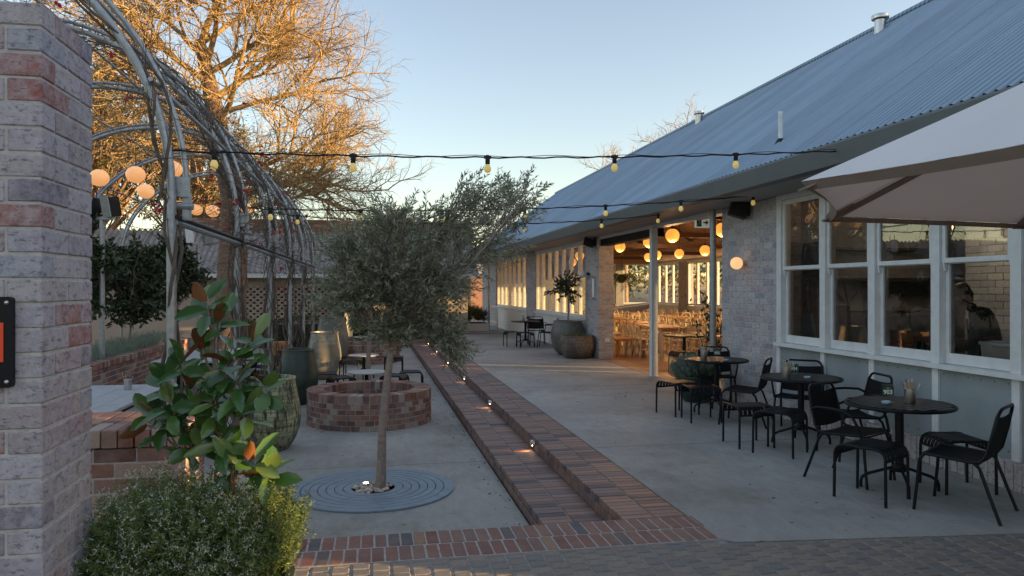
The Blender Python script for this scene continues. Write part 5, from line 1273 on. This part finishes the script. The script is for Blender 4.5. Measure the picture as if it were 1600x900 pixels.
for i, (x, y, where) in enumerate(pos):
    lab = 'honey timber dining table '+where
    if proto_t is None: proto_t = dining_table(lab); place(proto_t, (x,y,.005), R(90))
    else: place(copy_tree(proto_t), (x,y,.005), R(90), lab)
    for sx in (-1, 1):
        for j, dy in enumerate((-.55, 0, .55)):
            lab = 'bentwood chair, %s on the %s, table %s' % (('nearest','middle','farthest')[j], 'left' if sx < 0 else 'right', where)
            L3 = (x+sx*.62, y+dy+random.uniform(-.03,.03), .005); rz = R((0 if sx < 0 else 180)+random.uniform(-8,8))
            if proto_c is None: proto_c = bentwood(lab); place(proto_c, L3, rz)
            else: place(copy_tree(proto_c), L3, rz, lab)
    # end chairs facing the doorway side
    for sx, nm_ in ((-1, 'near end'),):
        lab = 'pale bentwood chair at the near end of the table '+where
        place(copy_tree(proto_c), (x+.02, y-1.12, .005), R(90+random.uniform(-8,8)), lab)
t = thing('timber_bench', 'low orange timber bench just inside the doorway beside the pier', 'bench', (6.3,17.9,.005)); MB().box(-.4,.4,-.5,.5,.40,.45).build('seat', timber_top, t)
for sx in (-1, 1):
    for sy in (-1, 1): MB().box(sx*.34-.03,sx*.34+.03,sy*.42-.03,sy*.42+.03,0,.399).build('leg', timber_top, t)

# ============================================================ KITCHEN AND CHEF
t = thing('kitchen_bench', 'steel bench under the windows inside the kitchen', 'bench', (5.95,6.0,.005)); MB().box(-.40,.25,-3.0,2.9,.86,.90).build('benchtop', counter_m, t); MB().box(-.36,.2,-2.9,2.8,0,.859).build('carcass', panel_m, t)
t = thing('plastic_tub', 'white rounded plastic tub on the bench in front of the chef', 'tub', (5.80,5.73,.906))
def tub(sx, sy, h, r=.05):
    m = MB(); rings = []
    for (z, k) in ((0,.90),(.03,.94),(h,1.0),(h+.004,1.05),(h+.03,1.05),(h+.03,.97),(.04,.90)):
        ring_ = []
        for cx, cy, a0_ in ((sx-r,sy-r,0),(-sx+r,sy-r,90),(-sx+r,-sy+r,180),(sx-r,-sy+r,270)):
            for q in range(5): a = R(a0_+q*22.5); ring_.append(((cx+r*math.cos(a))*k, (cy+r*math.sin(a))*k, z))
        rings.append(ring_)
    n = len(rings[0]); V = [p for r_ in rings for p in r_]; m.add(V, [(i*n+j, i*n+(j+1)%n, (i+1)*n+(j+1)%n, (i+1)*n+j) for i in range(len(rings)-1) for j in range(n)]+[tuple(range(n))[::-1], tuple((len(rings)-1)*n+j for j in range(n))]); return m
tub(.17, .34, .26).build('tub', tub_m, t, 50)
t = thing('kitchen_door', 'tall grey fridge door with a small white notice behind the chef', 'door', (7.72,6.55,.005)); MB().box(-.02,.06,-.62,.38,0,2.35).build('frame', counter_m, t); MB().box(-.035,-.021,-.54,.30,.06,2.27).build('leaf', panel_m, t); MB().box(-.04,-.036,.12,.26,2.02,2.2).build('notice', white_ink, t)
t = thing('shelf_unit', 'dark shelving with crockery at the left end of the kitchen', 'shelf', (6.8,9.02,.005))
for z in (.9,1.35,1.8,2.2): MB().box(-1,1,-.2,.2,z,z+.03).build('shelf', black_pl, t)
MB().box(-1.03,-1.0,-.2,.2,0,2.3).box(1.0,1.03,-.2,.2,0,2.3).build('upright', black_pl, t)
t = thing('kitchen_pendant', 'small warm bulb seen through the third kitchen window', 'lamp', (7.0,8.0,2.45)); MB().ball((0,0,0), .05, 12, 8).build('bulb', lampmat('kitchen_bulb', (1,.45,.12), 6), t, True); MB().tube([(0,0,.05),(0,0,.55)], .005, 5).build('cord', black_pl, t)
ld = bpy.data.lights.new('kitchen_lamp', 'POINT'); ld.energy = 4; ld.color = (1,.80,.6); ld.shadow_soft_size = .12; lo = bpy.data.objects.new('kitchen_lamp', ld); link(lo, t); lo.location = (0,0,-.15)
t = thing('sauce_bottle', 'green glass bottles in a crate on the kitchen bench', 'bottle', (5.85,6.95,.906), 0)
for k in range(5): MB().lathe([(.001,0),(.035,0),(.036,.13),(.014,.18),(.013,.22),(.001,.22)], ((k%3)*.08-.08,(k//3)*.09,0), 14).build('bottle', green_card, t, 40)
t = thing('coffee_grinder', 'black coffee grinder silhouette at the left kitchen window', 'appliance', (5.9,8.55,.906)); MB().box(-.1,.1,-.12,.12,0,.35).build('body', black_pl, t, ); MB().lathe([(.05,.35),(.11,.5),(.11,.56),(.001,.57)], (0,0,0), 16).build('hopper', black_pl, t, 40)

def skin_body(name, pts, edges, rad, mat, parent, lev=2):
    me = bpy.data.meshes.new(name); me.from_pydata(pts, edges, []); me.materials.append(mat); o = link(bpy.data.objects.new(name, me), parent)
    md = o.modifiers.new('skin', 'SKIN'); 
    if not me.skin_vertices:
        bpy.context.view_layer.objects.active = o
    for i, r in enumerate(rad):
        d = me.skin_vertices[0].data[i]; d.radius = (r, r) if not isinstance(r, tuple) else r; d.use_root = (i == 0)
    s_ = o.modifiers.new('sub', 'SUBSURF'); s_.levels = lev; s_.render_levels = lev
    for p in me.polygons: p.use_smooth = True
    md.use_smooth_shade = True; return o
# the chef faces -y (towards the left in the window), bending over the bench
ch = thing('person', 'chef in dark cap, black shirt and grey apron bending over the kitchen bench', 'person', (6.50,6.84,.005), R(138))
def persn():
    # local frame: faces +x, left is +y
    J = [(0,0,.95),(.01,0,1.10),(.05,0,1.25),(.10,0,1.38),(.16,0,1.47),(.20,0,1.52),                     # pelvis..neck
         (.07,.10,1.39),(.06,.18,1.38),(.12,.22,1.20),(.19,.22,1.08),(.32,.16,1.03),(.42,.10,1.01),     # left arm
         (.07,-.10,1.39),(.06,-.18,1.38),(.12,-.22,1.20),(.19,-.22,1.08),(.32,-.16,1.03),(.42,-.10,1.01),
         (0,.09,.90),(.02,.10,.50),(-.02,.10,.09),(.10,.11,.04),(0,-.09,.90),(.02,-.10,.50),(-.02,-.10,.09),(.10,-.11,.04)]
    E = [(0,1),(1,2),(2,3),(3,4),(4,5),(3,6),(6,7),(7,8),(8,9),(9,10),(10,11),(3,12),(12,13),(13,14),(14,15),(15,16),(16,17),(0,18),(18,19),(19,20),(20,21),(0,22),(22,23),(23,24),(24,25)]
    Rd = [.15,.14,.15,.13,.062,.055,.09,.07,.058,.048,.036,.028,.09,.07,.058,.048,.036,.028,.10,.07,.05,.04,.10,.07,.05,.04]
    return J, E, Rd
J, E_, Rd = persn(); skin_body('body', J, E_, Rd, shirt_m, ch)
def head():
    m = MB(); n = 24; rows = 16; V = []
    for i in range(rows+1):
        a = PI*i/rows; z = -math.cos(a); r = math.sin(a)
        for k in range(n):
            q = 2*PI*k/n; x = r*math.cos(q); y = r*math.sin(q); X = x*.098*(1.0 if x < 0 else 1-.10*max(0, -z)); Y = y*.076*(1-.28*max(0, -z-.1)); Z = z*.118
            if x > .6 and abs(y) < .22:          # nose, brow, lips, chin
                X += .022*math.exp(-((z+.12)/.16)**2)*(1-abs(y)/.22); X += .007*math.exp(-((z+.50)/.08)**2); X += .008*math.exp(-((z+.78)/.1)**2)
            if x > .5 and .12 < abs(y) < .55: X -= .010*math.exp(-((z-.08)/.10)**2)
            V.append((X, Y, Z))
    m.add(V, [(i*n+k, i*n+(k+1)%n, (i+1)*n+(k+1)%n, (i+1)*n+k) for i in range(rows) for k in range(n)])
    for s_ in (-1, 1): m.ball((-.005, s_*.076, -.01), .018, 8, 6, 1.6)
    return m
hm_ = head().build('head', skin_m, ch, True); hm_.location = (.255,0,1.60); hm_.rotation_euler = (0, R(28), 0)
for s_ in (-1, 1): MB().ball((.083, s_*.030, .012), .010, 8, 6).build('eye', dark_m, hm_, True)
cp = MB().lathe([(.099,.0),(.104,.03),(.101,.075),(.085,.105),(.04,.118),(.001,.12)], (-.008,0,.028), 20, 1.0, .84).build('cap', hair_m, hm_, 50)
MB().lathe([(.094,-.03),(.100,.03)], (-.016,0,.0), 20, .95, .84).build('hair', hair_m, hm_, True)
for s_ in (-1, 1):
    hb = Vector((.42, s_*.10, 1.01)); M = MB(); M.ball(hb+Vector((.03,0,-.005)), .036, 10, 8, .5)
    for f in range(4): y = s_*(-.024+.016*f); M.tube([hb+Vector((.04,y,0)), hb+Vector((.085,y*1.1,-.008)), hb+Vector((.105-.006*abs(f-1.5),y*1.1,-.03)), hb+Vector((.10-.006*abs(f-1.5),y*1.1,-.05))], [.009,.009,.008,.006], 7)
    M.tube([hb+Vector((.01,-s_*.03,0)), hb+Vector((.045,-s_*.05,-.01)), hb+Vector((.07,-s_*.045,-.03))], [.011,.010,.007], 7); M.build('hand', skin_m, ch, True)
    MB().tube([(.20,s_*.06,1.22),(.19,s_*.085,1.33),(.14,s_*.10,1.435),(.05,s_*.10,1.465),(-.04,s_*.08,1.40)], .022, 8, True, .35).build('apron_strap', apron_m, ch, True)
m = MB(); V = []
for i in range(7):
    z = 1.24-.66*i/6
    for j in range(9): a = R(-62+124*j/8); rr_ = .175+.02*math.sin(j*2.1+i); V.append((.03+rr_*math.cos(a)*(1.0 if i else .95), rr_*math.sin(a)*1.15, z))
m.add(V, [(i*9+j, i*9+j+1, (i+1)*9+j+1, (i+1)*9+j) for i in range(6) for j in range(8)]); m.build('apron', apron_m, ch, True)
MB().add([(.205,-.02,1.36),(.225,.03,1.36),(.215,.035,1.24),(.2,-.01,1.24)], [(0,1,2,3)]).build('neckcloth', cloth_w, ch)

# ============================================================ LITTER
random.seed(3); P = []; Dv = []
for i in range(170):
    y = random.uniform(5.6, 20); P.append((X1-.05-abs(random.gauss(0,.12)), y, ZL+.006)); Dv.append((random.gauss(0,1), random.gauss(0,1), .15))
for i in range(60): P.append((random.uniform(-1,1.2), random.uniform(5.5,12), ZL+.005)); Dv.append((random.gauss(0,1), random.gauss(0,1), .1))
for i in range(90): P.append((random.uniform(2.4,5.2), random.uniform(4.5,12), .005)); Dv.append((random.gauss(0,1), random.gauss(0,1), .1))
tag(leaves('fallen_leaves', P, Dv, .035, .014, dry_leaf, None, 'lance', .1, [(0,0,1)]*len(P)), 'dry fallen leaves scattered along the foot of the steps', 'leaves', kind='stuff')

# distant wood seen through the hall's rear windows
random.seed(77); P = []; Dv = []
for i in range(17000):
    y = random.uniform(-10, 300); x = 58+random.uniform(-3,3)+8*math.sin(y*.07); top = (3.9 if y < 62 else 7.5)+.8*math.sin(y*.31)+.6*math.sin(y*.83+1)
    P.append((x, y, -.4+(top+.4)*random.random()**.7)); Dv.append(tuple(rv()+Vector((-.3,0,.3))))
tag(leaves('distant_wood', P, Dv, 1.1, .55, hedge_leaf, None, 'lance', .3), 'far line of dark trees seen through the rear windows', 'wood', kind='stuff')

# saw-cut joints in the slabs
m = MB()
for y in (8.35, 12.6, 16.9, 21.2): m.box(-11.9, X1-.03, y, y+.007, ZL+.0005, ZL+.002)
m.build('control_joint', mortar_dark, bpy.data.objects['lower_patio'])
m = MB()
for y in (7.6, 12.4, 17.2, 22.0): m.box(XR+.01, 5.25, y, y+.007, .0005, .002)
m.box(XR-.002, XR+.010, 4.75, 33, .0005, .003)
m.build('control_joint', mortar_dark, bpy.data.objects['terrace'])
t = thing('sun_block_board', 'unseen board on a stand added to keep low sun off the brick bench wall', 'sign', (3.62,2.66,0))  # added out of view to block low sun from the bench wall
MB().box(-.02,.02,-.24,.20,.72,1.55).build('board', black_pl, t); MB().tube([(0,0,0),(0,0,.72)], .02, 8).build('stand', black_m, t); MB().lathe([(.16,0),(.16,.02),(.001,.03)], (0,0,0), 20).build('base', black_m, t)
